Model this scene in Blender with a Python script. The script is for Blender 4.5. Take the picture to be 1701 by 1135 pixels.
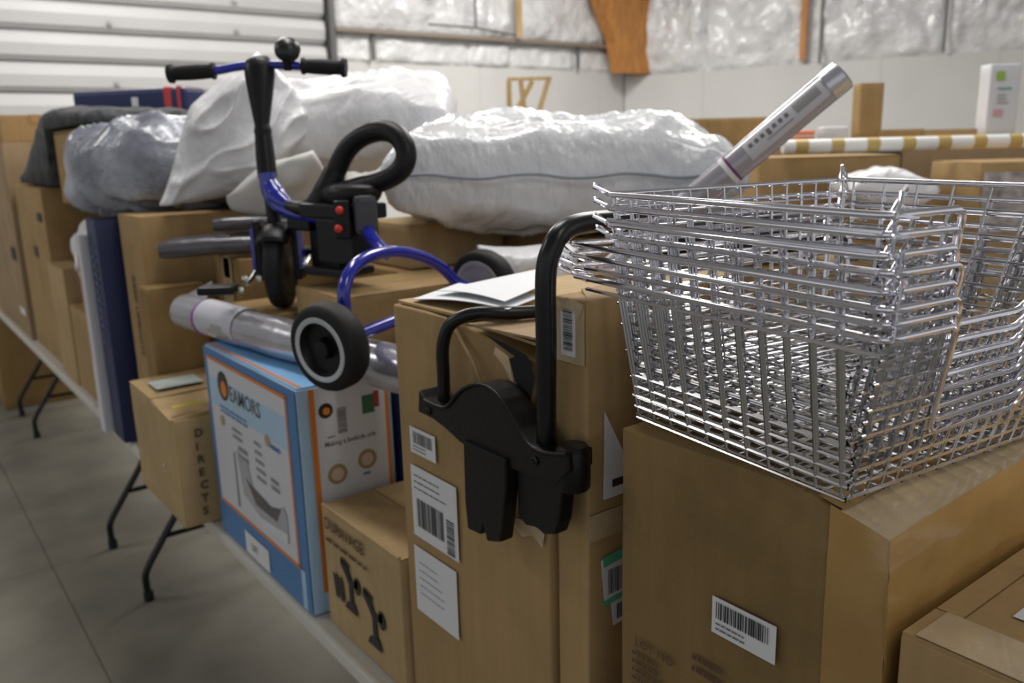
import bpy, bmesh, math, random
from mathutils import Vector, Matrix, noise
random.seed(7)
PI = math.pi
scn = bpy.context.scene
COL = scn.collection
for o in list(bpy.data.objects): bpy.data.objects.remove(o)

# ------------------------------------------------------------ camera
cam_d = bpy.data.cameras.new('camera'); cam = bpy.data.objects.new('camera', cam_d); COL.objects.link(cam)
PITCH, ROLL, YAW = math.radians(13.02), math.radians(-1.52), math.radians(37.17)
fw = Vector((math.sin(YAW)*math.cos(PITCH), math.cos(YAW)*math.cos(PITCH), -math.sin(PITCH)))
r0 = Vector((math.cos(YAW), -math.sin(YAW), 0)); u0 = r0.cross(fw)
rr = r0*math.cos(ROLL)+u0*math.sin(ROLL); uu = -r0*math.sin(ROLL)+u0*math.cos(ROLL)
m = Matrix((rr, uu, -fw)).transposed().to_4x4(); m.translation = Vector((0, 0, 1.70))
cam.matrix_world = m
cam_d.sensor_width = 36; cam_d.lens = 1406.2/1701*36
cam_d.clip_start = .02; cam_d.clip_end = 60
cam_d.dof.use_dof = True; cam_d.dof.focus_distance = .86; cam_d.dof.aperture_fstop = 6.0
scn.camera = cam
scn.view_settings.view_transform = 'Standard'; scn.view_settings.look = 'None'
scn.view_settings.gamma = 1; scn.view_settings.use_curve_mapping = False
scn.view_settings.exposure = 0.42
# ------------------------------------------------------------ world and lights
w = bpy.data.worlds.new('world'); scn.world = w; w.use_nodes = True
w.node_tree.nodes['Background'].inputs[0].default_value = (.93, .96, 1, 1)
w.node_tree.nodes['Background'].inputs[1].default_value = .43
def area(name, loc, size, energy, rot=(0, 0, 0), col=(1, .97, .93)):
    l = bpy.data.lights.new(name, 'AREA'); l.shape = 'RECTANGLE'; l.size, l.size_y = size; l.energy = energy; l.color = col
    o = bpy.data.objects.new(name, l); COL.objects.link(o); o.location = loc; o.rotation_euler = rot
    return o
area('bay_lamp', (6.4, 6.6, 4.7), (1.6, 1.6), 160)
area('bay_lamp', (2.2, 7.2, 4.7), (1.6, 1.6), 122)
area('bay_lamp', (4.2, 2.6, 4.7), (1.6, 1.6), 98)
area('bay_lamp', (1.2, 2.6, 4.7), (.5, 2.4), 52)
area('bay_lamp', (-2.6, 5.6, 4.7), (1.2, 1.2), 50)
area('bay_lamp', (1.0, -2.2, 4.7), (.5, 2.4), 30)

# ------------------------------------------------------------ materials
MATS = {}
def mat(name, col, rough=.6, metal=0, var=.0, scale=6, bump=0, bscale=40, bdist=.01, stretch=(1, 1, 1), coat=0, alpha=1, trans=0, emit=0, col2=None, spec=.5):
    if name in MATS: return MATS[name]
    M = bpy.data.materials.new(name); M.use_nodes = True; nt = M.node_tree; N = nt.nodes; L = nt.links
    b = N['Principled BSDF']
    b.inputs['Base Color'].default_value = (*col, 1); b.inputs['Roughness'].default_value = rough; b.inputs['Metallic'].default_value = metal
    b.inputs['Coat Weight'].default_value = coat; b.inputs['Alpha'].default_value = alpha; b.inputs['Transmission Weight'].default_value = trans
    b.inputs['Specular IOR Level'].default_value = spec
    if emit: b.inputs['Emission Color'].default_value = (*col, 1); b.inputs['Emission Strength'].default_value = emit
    if var or bump:
        tc = N.new('ShaderNodeTexCoord'); mp = N.new('ShaderNodeMapping'); mp.inputs['Scale'].default_value = stretch
        L.new(tc.outputs['Object'], mp.inputs[0])
    if var:
        n = N.new('ShaderNodeTexNoise'); n.inputs['Scale'].default_value = scale; n.inputs['Detail'].default_value = 5
        L.new(mp.outputs[0], n.inputs['Vector'])
        r = N.new('ShaderNodeValToRGB'); r.color_ramp.elements[0].position = .3; r.color_ramp.elements[1].position = .7
        c2 = col2 or col
        r.color_ramp.elements[0].color = (*[min(1, c*(1-var)) for c in c2], 1); r.color_ramp.elements[1].color = (*[min(1, c*(1+var)) for c in col], 1)
        L.new(n.outputs['Fac'], r.inputs[0]); L.new(r.outputs[0], b.inputs['Base Color'])
    if bump:
        n2 = N.new('ShaderNodeTexNoise'); n2.inputs['Scale'].default_value = bscale; n2.inputs['Detail'].default_value = 4
        L.new(mp.outputs[0], n2.inputs['Vector'])
        bp = N.new('ShaderNodeBump'); bp.inputs['Strength'].default_value = bump; bp.inputs['Distance'].default_value = bdist
        L.new(n2.outputs['Fac'], bp.inputs['Height']); L.new(bp.outputs[0], b.inputs['Normal'])
    MATS[name] = M
    return M
def cardboard(name, col, var=.10):
    if name in MATS: return MATS[name]
    M = mat(name, col, .72, var=var, scale=5, bump=.12, bscale=60, spec=.25)
    nt = M.node_tree; N = nt.nodes; L = nt.links; b = N['Principled BSDF']
    # faint vertical flute lines of the corrugated board
    tc = N.new('ShaderNodeTexCoord'); mp = N.new('ShaderNodeMapping'); mp.inputs['Scale'].default_value = (55, 55, 1.2)
    n = N.new('ShaderNodeTexNoise'); n.inputs['Scale'].default_value = 1; n.inputs['Detail'].default_value = 2
    L.new(tc.outputs['Object'], mp.inputs[0]); L.new(mp.outputs[0], n.inputs['Vector'])
    mr = N.new('ShaderNodeMapRange'); mr.inputs[1].default_value = .35; mr.inputs[2].default_value = .65; mr.inputs[3].default_value = .96; mr.inputs[4].default_value = 1.035
    L.new(n.outputs['Fac'], mr.inputs[0])
    mx = N.new('ShaderNodeMix'); mx.data_type = 'RGBA'; mx.blend_type = 'MULTIPLY'; mx.inputs[0].default_value = 1
    src = b.inputs['Base Color'].links[0].from_socket
    L.new(src, mx.inputs[6]); L.new(mr.outputs[0], mx.inputs[7])
    sc = N.new('ShaderNodeTexNoise'); sc.inputs['Scale'].default_value = 3.2; sc.inputs['Detail'].default_value = 9; sc.inputs['Roughness'].default_value = .72
    L.new(tc.outputs['Object'], sc.inputs['Vector'])
    m3 = N.new('ShaderNodeMapRange'); m3.inputs[1].default_value = .50; m3.inputs[2].default_value = .72; m3.inputs[3].default_value = 1.0; m3.inputs[4].default_value = .72
    L.new(sc.outputs['Fac'], m3.inputs[0])
    m4 = N.new('ShaderNodeMix'); m4.data_type = 'RGBA'; m4.blend_type = 'MULTIPLY'; m4.inputs[0].default_value = 1
    L.new(mx.outputs[2], m4.inputs[6]); L.new(m3.outputs[0], m4.inputs[7]); L.new(m4.outputs[2], b.inputs['Base Color'])
    return M
C1 = cardboard('cardboard', (.395, .262, .118))
C2 = cardboard('cardboard_pale', (.46, .325, .165))
C3 = cardboard('cardboard_brown', (.285, .182, .072))
C4 = cardboard('cardboard_grey', (.36, .25, .145))
DKB = cardboard('cardboard_dark', (.245, .158, .062))
TAPE = mat('packing_tape', (.40, .235, .075), .22, var=.15, scale=9, bump=.25, bscale=18, coat=.3)
CTAPE = mat('clear_tape', (.50, .38, .23), .16, var=.2, scale=14, bump=.3, bscale=25, coat=.5)
WHITE = mat('label_paper', (.72, .73, .74), .55)
PAPER = mat('white_paper', (.80, .82, .85), .6)
INK = mat('black_ink', (.025, .025, .028), .6)
INKG = mat('grey_ink', (.16, .15, .15), .6)
INKB = mat('brown_ink', (.10, .055, .03), .7)
GREEN = mat('green_print', (.09, .45, .25), .5)
BLACKP = mat('black_plastic', (.0055, .0055, .0065), .42, bump=.05, bscale=150, spec=.3)
BLACKM = mat('black_tube_metal', (.006, .006, .007), .30, spec=.4)
RUBBER = mat('black_rubber', (.011, .011, .012), .62, spec=.3, bump=.1, bscale=90)
BLUE = mat('blue_paint', (.012, .022, .33), .18, coat=.6)
GREYP = mat('grey_plastic', (.33, .34, .37), .45)
RED = mat('red_plastic', (.65, .03, .015), .35)
CHROME = mat('chrome', (.88, .87, .93), .15, metal=1)
CHROMED = mat('chrome_wire', (.66, .66, .68), .18, metal=1)
POLY = mat('white_poly_bag', (.76, .76, .78), .38, var=.05, scale=3, bump=.7, bscale=9, bdist=.03, coat=.15, stretch=(1, 2.2, 1))
POLY2 = mat('shiny_vacuum_bag', (.72, .74, .77), .16, bump=.8, bscale=11, bdist=.022, coat=.7, stretch=(2.4, .9, 1))
TRASH = mat('grey_bin_bag', (.42, .44, .50), .28, var=.3, scale=3, bump=.9, bscale=9, bdist=.03, coat=.4, col2=(.16, .17, .22), stretch=(1, 2, 1.3))
SILVER = mat('silver_wrap', (.62, .62, .67), .22, metal=.75, var=.12, scale=8, bump=.25, bscale=16)
STEEL = mat('zinc', (.7, .7, .68), .3, metal=1)
WOOD = mat('orange_timber', (.50, .215, .055), .6, var=.25, scale=4, stretch=(6, 6, 1), bump=.2, bscale=30)
LUMBER = mat('pale_timber', (.52, .36, .16), .6, var=.2, scale=5, stretch=(5, 5, 1))
TABLE = mat('table_plastic', (.62, .60, .54), .5, bump=.1, bscale=180)
NAVY = mat('navy_print', (.010, .018, .085), .45)
LBLUE = mat('light_blue_print', (.20, .45, .75), .45, var=.15, scale=4)
MBLUE = mat('mid_blue_print', (.075, .21, .46), .45)
PBLUE = mat('pale_blue_print', (.40, .58, .74), .45, var=.12, scale=5)
ORANGE = mat('orange_print', (.72, .22, .03), .45)
GLOSSW = mat('gloss_card', (.66, .67, .71), .35, var=.03, scale=4)

# ------------------------------------------------------------ mesh helpers
class MB:
    def __init__(s): s.v = []; s.f = []
    def quad(s, *p):
        i = len(s.v); s.v += [tuple(a) for a in p]; s.f.append(tuple(range(i, i+len(p))))
        return s
    def box(s, a, b, M=None):
        x0, y0, z0 = a; x1, y1, z1 = b
        P = [Vector(p) for p in ((x0, y0, z0), (x1, y0, z0), (x1, y1, z0), (x0, y1, z0), (x0, y0, z1), (x1, y0, z1), (x1, y1, z1), (x0, y1, z1))]
        if M: P = [M @ p for p in P]
        i = len(s.v); s.v += [tuple(p) for p in P]
        for q in ((0, 3, 2, 1), (4, 5, 6, 7), (0, 1, 5, 4), (1, 2, 6, 5), (2, 3, 7, 6), (3, 0, 4, 7)): s.f.append(tuple(i+k for k in q))
        return s
    def tube(s, pts, r, n=8, cap=True, closed=False):
        pts = [Vector(p) for p in pts]; R = r if isinstance(r, (list, tuple)) else [r]*len(pts); k = len(pts)
        up = None; base = len(s.v)
        for i, p in enumerate(pts):
            if closed: d = pts[(i+1) % k]-pts[i-1]
            else: d = pts[min(i+1, k-1)]-pts[max(i-1, 0)]
            d.normalize()
            if up is None: up = Vector((0, 0, 1)) if abs(d.z) < .9 else Vector((1, 0, 0))
            a = d.cross(up); a = a.normalized() if a.length > 1e-6 else d.orthogonal().normalized()
            b = a.cross(d).normalized(); up = b
            for j in range(n):
                t = 2*PI*(j+.5)/n; s.v.append(tuple(p+(a*math.cos(t)+b*math.sin(t))*R[i]))
        for i in range(k if closed else k-1):
            A = base+i*n; B = base+((i+1) % k)*n
            for j in range(n): s.f.append((A+j, A+(j+1) % n, B+(j+1) % n, B+j))
        if cap and not closed:
            s.f.append(tuple(base+j for j in reversed(range(n)))); s.f.append(tuple(base+(k-1)*n+j for j in range(n)))
        return s
    def lathe(s, c, ax, prof, n=32, cap=True):      # prof: (along axis, radius)
        c = Vector(c); ax = Vector(ax).normalized(); a = ax.orthogonal().normalized(); b = ax.cross(a); base = len(s.v)
        for h, r in prof:
            for j in range(n):
                t = 2*PI*j/n; s.v.append(tuple(c+ax*h+(a*math.cos(t)+b*math.sin(t))*r))
        for i in range(len(prof)-1):
            for j in range(n): s.f.append((base+i*n+j, base+i*n+(j+1) % n, base+(i+1)*n+(j+1) % n, base+(i+1)*n+j))
        if cap and prof[0][1] > 1e-5 and prof[0] != prof[-1]: s.f.append(tuple(base+j for j in reversed(range(n))))
        if cap and prof[-1][1] > 1e-5 and prof[0] != prof[-1]: s.f.append(tuple(base+(len(prof)-1)*n+j for j in range(n)))
        return s
    def prism(s, pts, O, U, V, t):        # polygon extruded along the normal by t
        O = Vector(O); U = Vector(U).normalized(); V = Vector(V).normalized(); Nn = U.cross(V); k = len(pts); i = len(s.v)
        for h in (0, t):
            for (a, b) in pts: s.v.append(tuple(O+U*a+V*b+Nn*h))
        s.f.append(tuple(i+j for j in reversed(range(k)))); s.f.append(tuple(i+k+j for j in range(k)))
        for j in range(k): s.f.append((i+j, i+(j+1) % k, i+k+(j+1) % k, i+k+j))
        return s
    def mesh(s, name, m, smooth=False, bevel=0):
        me = bpy.data.meshes.new(name); me.from_pydata(s.v, [], s.f); me.update()
        bm = bmesh.new(); bm.from_mesh(me)
        bmesh.ops.recalc_face_normals(bm, faces=bm.faces)
        if bevel: bmesh.ops.bevel(bm, geom=list(bm.edges), offset=bevel, segments=2, affect='EDGES', profile=.6)
        bm.to_mesh(me); bm.free()
        me.materials.append(m)
        if smooth:
            me.polygons.foreach_set('use_smooth', [True]*len(me.polygons))
            me.set_sharp_from_angle(angle=math.radians(45))
        return me
    def build(s, name, m, parent=None, smooth=False, bevel=0):
        return link(name, s.mesh(name, m, smooth, bevel), parent)
def link(name, me, parent=None):
    o = bpy.data.objects.new(name, me); COL.objects.link(o)
    if parent: o.parent = parent
    return o
def tag(o, label=None, cat=None, group=None, kind=None):
    for k, v in (('label', label), ('category', cat), ('group', group), ('kind', kind)):
        if v: o[k] = v
    return o
def thing(name, label, cat, loc=(0, 0, 0), rz=0, group=None):
    o = bpy.data.objects.new(name, None); o.empty_display_size = .05; COL.objects.link(o); o.location = loc; o.rotation_euler = (0, 0, rz)
    return tag(o, label, cat, group)
def struct(o): o['kind'] = 'structure'; return o
def arc(c, U, V, r, a0, a1, n=10):
    c = Vector(c); U = Vector(U); V = Vector(V)
    return [c+U*(r*math.cos(a0+(a1-a0)*i/n))+V*(r*math.sin(a0+(a1-a0)*i/n)) for i in range(n+1)]
def smoothpath(pts, sub=5, closed=False):
    P = [Vector(p) for p in pts]; n = len(P); out = []
    rng = range(n if closed else n-1)
    for i in rng:
        p0 = P[(i-1) % n] if closed or i > 0 else P[0]; p1 = P[i]; p2 = P[(i+1) % n]; p3 = P[(i+2) % n] if closed or i+2 < n else P[-1]
        for k in range(sub):
            t = k/sub
            out.append(.5*((2*p1)+(-p0+p2)*t+(2*p0-5*p1+4*p2-p3)*t*t+(-p0+3*p1-3*p2+p3)*t**3))
    if not closed: out.append(P[-1])
    return out

# faces of an upright box: frames (centre, U to the right as seen, V up, N outward), local space
class Face:
    def __init__(s, o, u, v): s.o = Vector(o); s.u = Vector(u).normalized(); s.v = Vector(v).normalized(); s.n = s.u.cross(s.v)
    def p(s, a, b, h=0): return s.o+s.u*a+s.v*b+s.n*h
    def mat4(s, a, b, h, rot=0):
        u = s.u*math.cos(rot)+s.v*math.sin(rot); v = -s.u*math.sin(rot)+s.v*math.cos(rot)
        M = Matrix((u, v, s.n)).transposed().to_4x4(); M.translation = s.p(a, b, h); return M
def patch(name, F, a0, a1, b0, b1, m, parent, h=.0012, rot=0, t=.0006):
    M = F.mat4((a0+a1)/2, (b0+b1)/2, h, rot); w2, h2 = (a1-a0)/2, (b1-b0)/2
    mb = MB(); mb.box((-w2, -h2, -t), (w2, h2, 0), M)
    return mb.build(name, m, parent)
def poly(name, F, pts, m, parent, h=.0016, t=.0006):
    mb = MB(); mb.prism(pts, F.p(0, 0, h-t), F.u, F.v, t); return mb.build(name, m, parent)
def text(F, a, b, size, s, m, parent, h=.0022, rot=0, name='printed_text', bold=0, align='LEFT', sx=1):
    c = bpy.data.curves.new(name, 'FONT'); c.body = s; c.size = size; c.align_x = align; c.offset = bold; c.resolution_u = 2
    c.materials.append(m)
    tmp = bpy.data.objects.new('tmp', c); COL.objects.link(tmp); bpy.context.view_layer.update()
    me = bpy.data.meshes.new_from_object(tmp.evaluated_get(bpy.context.evaluated_depsgraph_get())); bpy.data.objects.remove(tmp)
    me.transform(F.mat4(a, b, h, rot) @ Matrix.Diagonal((sx, 1, 1, 1))); me.name = name
    return link(name, me, parent)
def conform(name, F, a0, a1, b0, b1, m, parent, fn, dims, h=.002, n=14, lift=None):
    """strip that follows a crushed carton face"""
    dx, dy, dz = dims; mb = MB()
    for i in range(n+1):
        for j in range(n+1):
            q = F.p(a0+(a1-a0)*i/n, b0+(b1-b0)*j/n, 0); p = Vector((q.x/dx, q.y/dy, q.z/dz-.5)); q2 = fn(q.copy(), p)+F.n*(h+.0018*noise.noise(q*30))
            mb.v.append(tuple(q2))
    for i in range(n):
        for j in range(n): a = i*(n+1)+j; mb.f.append((a, a+1, a+n+2, a+n+1))
    return mb.build(name, m, parent, smooth=True)
def barcode(F, a0, a1, b0, b1, parent, m=INK, h=.0022, seed=1, vertical=False):
    R = random.Random(seed); mb = MB(); x = a0 if not vertical else b0; e = a1 if not vertical else b1; L = e-x
    while x < e-L*.01:
        w_ = L*R.choice((.012, .018, .03)); 
        if vertical: q = [F.p(a0, x, h), F.p(a1, x, h), F.p(a1, x+w_, h), F.p(a0, x+w_, h)]
        else: q = [F.p(x, b0, h), F.p(min(x+w_, e), b0, h), F.p(min(x+w_, e), b1, h), F.p(x, b1, h)]
        mb.quad(*q); x += w_+L*R.choice((.012, .02, .03))
    return mb.build('barcode', m, parent)
def textlines(F, a0, a1, b0, b1, n, parent, m=INKG, h=.0022, seed=3, th=.3, name='small_print'):
    R = random.Random(seed); mb = MB(); s = (b1-b0)/n
    for i in range(n):
        y = b1-(i+.5)*s; x = a0; e = a0+(a1-a0)*R.uniform(.6, 1)
        while x < e:
            w_ = (a1-a0)*R.uniform(.05, .16); mb.quad(F.p(x, y-s*th/2, h), F.p(min(e, x+w_), y-s*th/2, h), F.p(min(e, x+w_), y+s*th/2, h), F.p(x, y+s*th/2, h)); x += w_+(a1-a0)*.025
    return mb.build(name, m, parent)

def rough_box(name, dx, dy, dz, m, parent, sag=.003, seed=0, z0=0, crush=None, n=7, open_top=False):
    """box with slightly bowed, dented faces and softened edges; base at z0"""
    bm = bmesh.new()
    bmesh.ops.create_cube(bm, size=1)
    bmesh.ops.subdivide_edges(bm, edges=list(bm.edges), cuts=n, use_grid_fill=True)
    for v in bm.verts:
        p = v.co.copy(); e = [1-abs(2*c) for c in p]
        q = Vector((p.x*dx, p.y*dy, (p.z+.5)*dz))
        ns = noise.noise_vector(Vector((q.x*6+seed*3.1, q.y*6, q.z*6)))
        # faces bow, edges stay nearly straight
        k = 1-max(0, 1-3*sorted(e)[1])
        q += Vector((ns.x, ns.y, ns.z if p.z > -.45 else 0))*sag*(.35+.65*k)
        if crush: q = crush(q, p)
        v.co = q+Vector((0, 0, z0))
    sharp = [e for e in bm.edges if len(e.link_faces) == 2 and e.calc_face_angle(0) > 1.1]
    bmesh.ops.bevel(bm, geom=sharp, offset=.003, segments=2, affect='EDGES', profile=.5)
    me = bpy.data.meshes.new(name); bm.to_mesh(me); bm.free(); me.materials.append(m)
    me.polygons.foreach_set('use_smooth', [True]*len(me.polygons))
    me.set_sharp_from_angle(angle=math.radians(50))
    return link(name, me, parent)
def carton(label, x0, x1, y0, y1, z0, z1, m=C1, rz=0, seam='y', tape=TAPE, seed=0, group=None, cat='box', name='carton', flaps=True, side_tape=True, sag=.003, crush=None):
    """world box; local origin at base centre. returns (root, left face F, front face G, top face T)"""
    dx, dy, dz = x1-x0, y1-y0, z1-z0; t = .004 if flaps else 0
    R = thing(name, label, cat, ((x0+x1)/2, (y0+y1)/2, z0), rz, group)
    rough_box('body', dx, dy, dz-t, m, R, sag, seed, crush=crush)
    F = Face((-dx/2, 0, dz/2), (0, -1, 0), (0, 0, 1)); G = Face((0, -dy/2, dz/2), (1, 0, 0), (0, 0, 1)); T = Face((0, 0, dz), (1, 0, 0), (0, 1, 0))
    if flaps:
        g = .0015
        if seam == 'y':
            for s in (-1, 1):
                a, b = sorted((s*g, s*(dx/2-.001))); MB().box((a, -dy/2+.001, dz-t-.0005), (b, dy/2-.001, dz-.001), Matrix.Rotation(s*random.uniform(0, .006), 4, 'Y')).build('flap', m, R)
        else:
            for s in (-1, 1):
                a, b = sorted((s*g, s*(dy/2-.001))); MB().box((-dx/2+.001, a, dz-t-.0005), (dx/2-.001, b, dz-.001)).build('flap', m, R)
    if tape:
        h = .0045; d = min(.06, dz*.3)
        mb = MB()
        if seam == 'y':
            mb.box((-.026, -dy/2-.003, dz-.0002), (.026, dy/2+.003, dz+.0012))
            if side_tape: mb.box((-.026, -dy/2-.0045, dz-d), (.026, -dy/2-.0032, dz+.001)); mb.box((-.026, dy/2+.0032, dz-d), (.026, dy/2+.0045, dz+.001))
        else:
            mb.box((-dx/2-.003, -.026, dz-.0002), (dx/2+.003, .026, dz+.0012))
            if side_tape: mb.box((-dx/2-.0045, -.026, dz-d), (-dx/2-.0032, .026, dz+.001)); mb.box((dx/2+.0032, -.026, dz-d), (dx/2+.0045, .026, dz+.001))
        mb.build('tape', tape, R)
    return R, F, G, T
HF = .0045   # decals stand this far off a carton's slightly bowed face

def cushion(name, label, cat, c, U, V, dims, m, seed=0, wr=.02, wf=6, p=2.6, n=44, pinch=.12, group=None, sag=0, ridge=0, rnd=False, flat=0, ex=.42, tip=0):
    """stuffed bag: U long axis, V depth axis, dims = half length, half depth, half thickness"""
    U = Vector(U).normalized(); V = (Vector(V)-U*Vector(V).dot(U)).normalized(); Nn = U.cross(V)
    if Nn.z < 0: Nn = -Nn
    a, b, h = dims; bm = bmesh.new(); vs = {}
    for sgn in (1, -1):
        for i in range(n+1):
            for j in range(n+1):
                u = -1+2*i/n; v = -1+2*j/n
                if sgn == -1 and (i in (0, n) or j in (0, n)): vs[(sgn, i, j)] = vs[(1, i, j)]; continue
                z = (max(0, 1-abs(u)**p)*max(0, 1-abs(v)**p))**ex
                k = 1-pinch*(u*u*(1-v*v)*.0+(1-u*u)*abs(v)**3*.9+0)
                l = 1-pinch*((1-v*v)*abs(u)**3)
                q = Vector((u*a*l, v*b*k, sgn*z*h))
                if tip and u < 0: tk = 1-tip*abs(u)**1.25; q.y *= tk; q.z *= .5+.5*tk
                if rnd:
                    X_ = u*math.sqrt(1-v*v/2); Y_ = v*math.sqrt(1-u*u/2); z = max(0, 1-X_*X_-Y_*Y_)**.45; q = Vector((X_*a*(1+.12*z), Y_*b*(1+.12*z), sgn*z*h*(1-flat if sgn < 0 else 1)))
                w3 = Vector((q.x*wf+seed*7.3, q.y*wf+seed, q.z*wf*1.3+sgn))
                d = noise.noise(w3)*wr+noise.noise(w3*2.7)*wr*.4
                rg = (1-abs(noise.noise(Vector((q.x*wf*.9+seed, q.y*wf*2.6, q.z*3)))*2))**4*ridge
                q.z += sgn*(d+rg)*(z+.15) if z > .02 else d*.6
                q += noise.noise_vector(w3*.8)*wr*.5
                q.z -= sag*(u*u*.6+v*v*.4)
                vs[(sgn, i, j)] = bm.verts.new(U*q.x+V*q.y+Nn*q.z)
        for i in range(n):
            for j in range(n):
                f = [vs[(sgn, i, j)], vs[(sgn, i+1, j)], vs[(sgn, i+1, j+1)], vs[(sgn, i, j+1)]]
                if len(set(f)) == 4: bm.faces.new(f if sgn == 1 else f[::-1])
    me = bpy.data.meshes.new(name); bmesh.ops.recalc_face_normals(bm, faces=bm.faces); bm.to_mesh(me); bm.free(); me.materials.append(m)
    me.polygons.foreach_set('use_smooth', [True]*len(me.polygons))
    o = link(name, me); o.location = c
    tag(o, label, cat, group)
    return o, U, V, Nn

# ============================================================ SETTING
# floor: poured slabs with recessed joints
FLOORM = mat('concrete', (.205, .190, .152), .55, var=.20, scale=2.3, bump=.15, bscale=30, col2=(.165, .157, .135))
JOINT = mat('joint_dirt', (.15, .14, .12), .9)
fl = struct(MB().box((-9, -6, -.12), (12.5, 9.7, -.006)).build('floor', JOINT))
xs = [-9, -6.4, -3.0, .42, 3.8, 7.2, 10.2, 12.5]; ys = [-6, -2.9, .5, 3.84, 7.2, 9.7]
for i in range(len(xs)-1):
    for j in range(len(ys)-1):
        MB().box((xs[i]+.0018, ys[j]+.0018, -.006), (xs[i+1]-.0018, ys[j+1]-.0018, 0)).build('slab', FLOORM, fl)
# left wall: sheet siding door with ribbed slats, then block wall with insulation above
WALLM = mat('painted_wall', (.62, .615, .60), .75, var=.03, scale=2)
SLAT = mat('door_slat_paint', (.50, .50, .50), .45, var=.04, scale=2)
wl = struct(MB().box((-9, 9.72, 0), (12.5, 9.9, 5)).build('wall_back', WALLM))
door = struct(MB().box((-8.8, 9.70, 0), (4.68, 9.715, 4.95)).build('door_1', mat('door_backing', (.3, .3, .3), .8)))
prof = [(0, 9.69), (.006, 9.645), (.05, 9.60), (.16, 9.585), (.24, 9.60), (.272, 9.64), (.284, 9.69)]
me = None
z = -.02+.02
zi = 0
while z < 4.9:
    if me is None:
        mb = MB()
        for k in range(len(prof)-1):
            (a, y1), (b, y2) = prof[k], prof[k+1]
            mb.quad((-8.8, y1, a), (4.66, y1, a), (4.66, y2, b), (-8.8, y2, b))
        mb.quad(*[(4.66, y, a) for a, y in prof])
        me = mb.mesh('slat', SLAT)
    o = link('slat', me, door); o.location = (0, 0, z); z += .2915
mb = MB()
for x in (-7.5, -6, -4.6, -3.2, -1.9, -.5, .9, 2.3, 3.6):
    for zz in (2.42, 3.0, 3.3): mb.lathe((x, 9.58, zz), (0, -1, 0), [(0, .028), (.012, .02)], 10)
mb.build('bolt_head', mat('dull_bolt', (.33, .33, .32), .5), door)
jamb = struct(MB().box((4.69, 9.52, 0), (4.76, 9.70, 5)).build('trim_1', mat('dark_jamb', (.10, .10, .10), .5)))
# lower painted wall panels
def wallpanel(x0, x1, z0, z1): return MB().box((x0+.0015, 9.66, z0), (x1-.0015, 9.72, z1)).build('panel', WALLM, wl)
for a, b in ((4.76, 6.9), (6.9, 9.1), (9.1, 9.6)): wallpanel(a, b, 0, 2.74)
PURLIN = mat('purlin', (.24, .20, .16), .6)
MB().box((4.76, 9.50, 3.06), (9.55, 9.62, 3.11)).build('purlin', PURLIN, wl)
INS = mat('vinyl_insulation', (.80, .80, .81), .25, var=.06, scale=3, bump=1, bscale=7, bdist=.05, coat=.4, col2=(.66, .66, .67))
def quilt(parent, O, U, a0, a1, z0, z1, seed, depth=.10, nz=26, nx=30, dirn=(0, -1, 0)):
    O = Vector(O); U = Vector(U).normalized(); D = Vector(dirn).normalized(); mb = MB()
    for i in range(nz+1):
        for j in range(nx+1):
            u = j/nx; v = i/nz; x = a0+(a1-a0)*u; zz = z0+(z1-z0)*v
            e = (min(u, 1-u, .12)/.12)*(min(v, 1-v, .12)/.12)
            nn = noise.noise(Vector((x*1.6+seed, zz*2.2, seed)))*.6+abs(noise.noise(Vector((x*5+seed*2, zz*3.5, 1))))*.7+noise.noise(Vector((x*11, zz*9, seed)))*.22
            mb.v.append(tuple(O+U*x+Vector((0, 0, zz))+D*(e**.5*depth*(.55+nn))))
    for i in range(nz):
        for j in range(nx):
            a = i*(nx+1)+j; mb.f.append((a, a+1, a+nx+2, a+nx+1))
    return mb.build('insulation_panel', INS, parent, smooth=True)
q = [4.78, 5.27, 6.72, 7.42, 8.6, 9.62]
for i in range(5):
    quilt(wl, (0, 9.66, 0), (1, 0, 0), q[i], q[i+1], 2.74, 3.06, i+1, .06, 12, 24)
q2 = [4.78, 6.72, 7.42, 9.62]
for i in range(3): quilt(wl, (0, 9.66, 0), (1, 0, 0), q2[i], q2[i+1], 3.10, 5.0, i+10, .12, 40, 36)
MB().tube([(6.72, 9.46, 3.20), (6.72, 9.46, 5)], .018, 8).build('pipe', mat('pipe_grey', (.13, .13, .13), .5), wl)
MB().tube([(6.0, 9.46, 3.20), (6.72, 9.46, 3.20), (7.4, 9.46, 3.14)], .014, 8).build('pipe', MATS['pipe_grey'], wl)
MB().box((7.38, 9.42, 3.12), (7.46, 9.46, 5)).build('stud', LUMBER, wl)
MB().box((5.25, 9.56, 2.76), (5.29, 9.60, 3.06)).build('seam_strip', MATS['pipe_grey'], wl)
MB().box((8.58, 9.56, 2.76), (8.61, 9.60, 3.06)).build('seam_strip', MATS['pipe_grey'], wl)
# right wall, at an angle from the corner
P0 = Vector((9.66, 9.66, 0)); dR = Vector((1.545, -4.23, 0)).normalized(); nR = Vector((-4.23, -1.545, 0)).normalized()
def rw(mb, s0, s1, t0, t1, z0, z1):
    M = Matrix((dR, nR, Vector((0, 0, 1)))).transposed().to_4x4(); M.translation = P0
    return mb.box((s0, t0, z0), (s1, t1, z1), M)
wr_ = struct(rw(MB(), -.1, 12, -.2, 0, 0, 5).build('wall_right', WALLM))
for a, b in ((0, 1.25), (1.25, 3.65), (3.65, 5.0), (5.0, 7.4), (7.4, 9.8)):
    rw(MB(), a+.0015, b-.0015, 0, .06, 0, 2.68).build('panel', WALLM, wr_)
qs = [0, 1.25, 2.72, 4.37, 5.4, 7.0, 8.6]
for i in range(6): quilt(wr_, P0, dR, qs[i], qs[i+1], 2.68, 5, 30+i, .16, 44, 30, nR)
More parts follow.
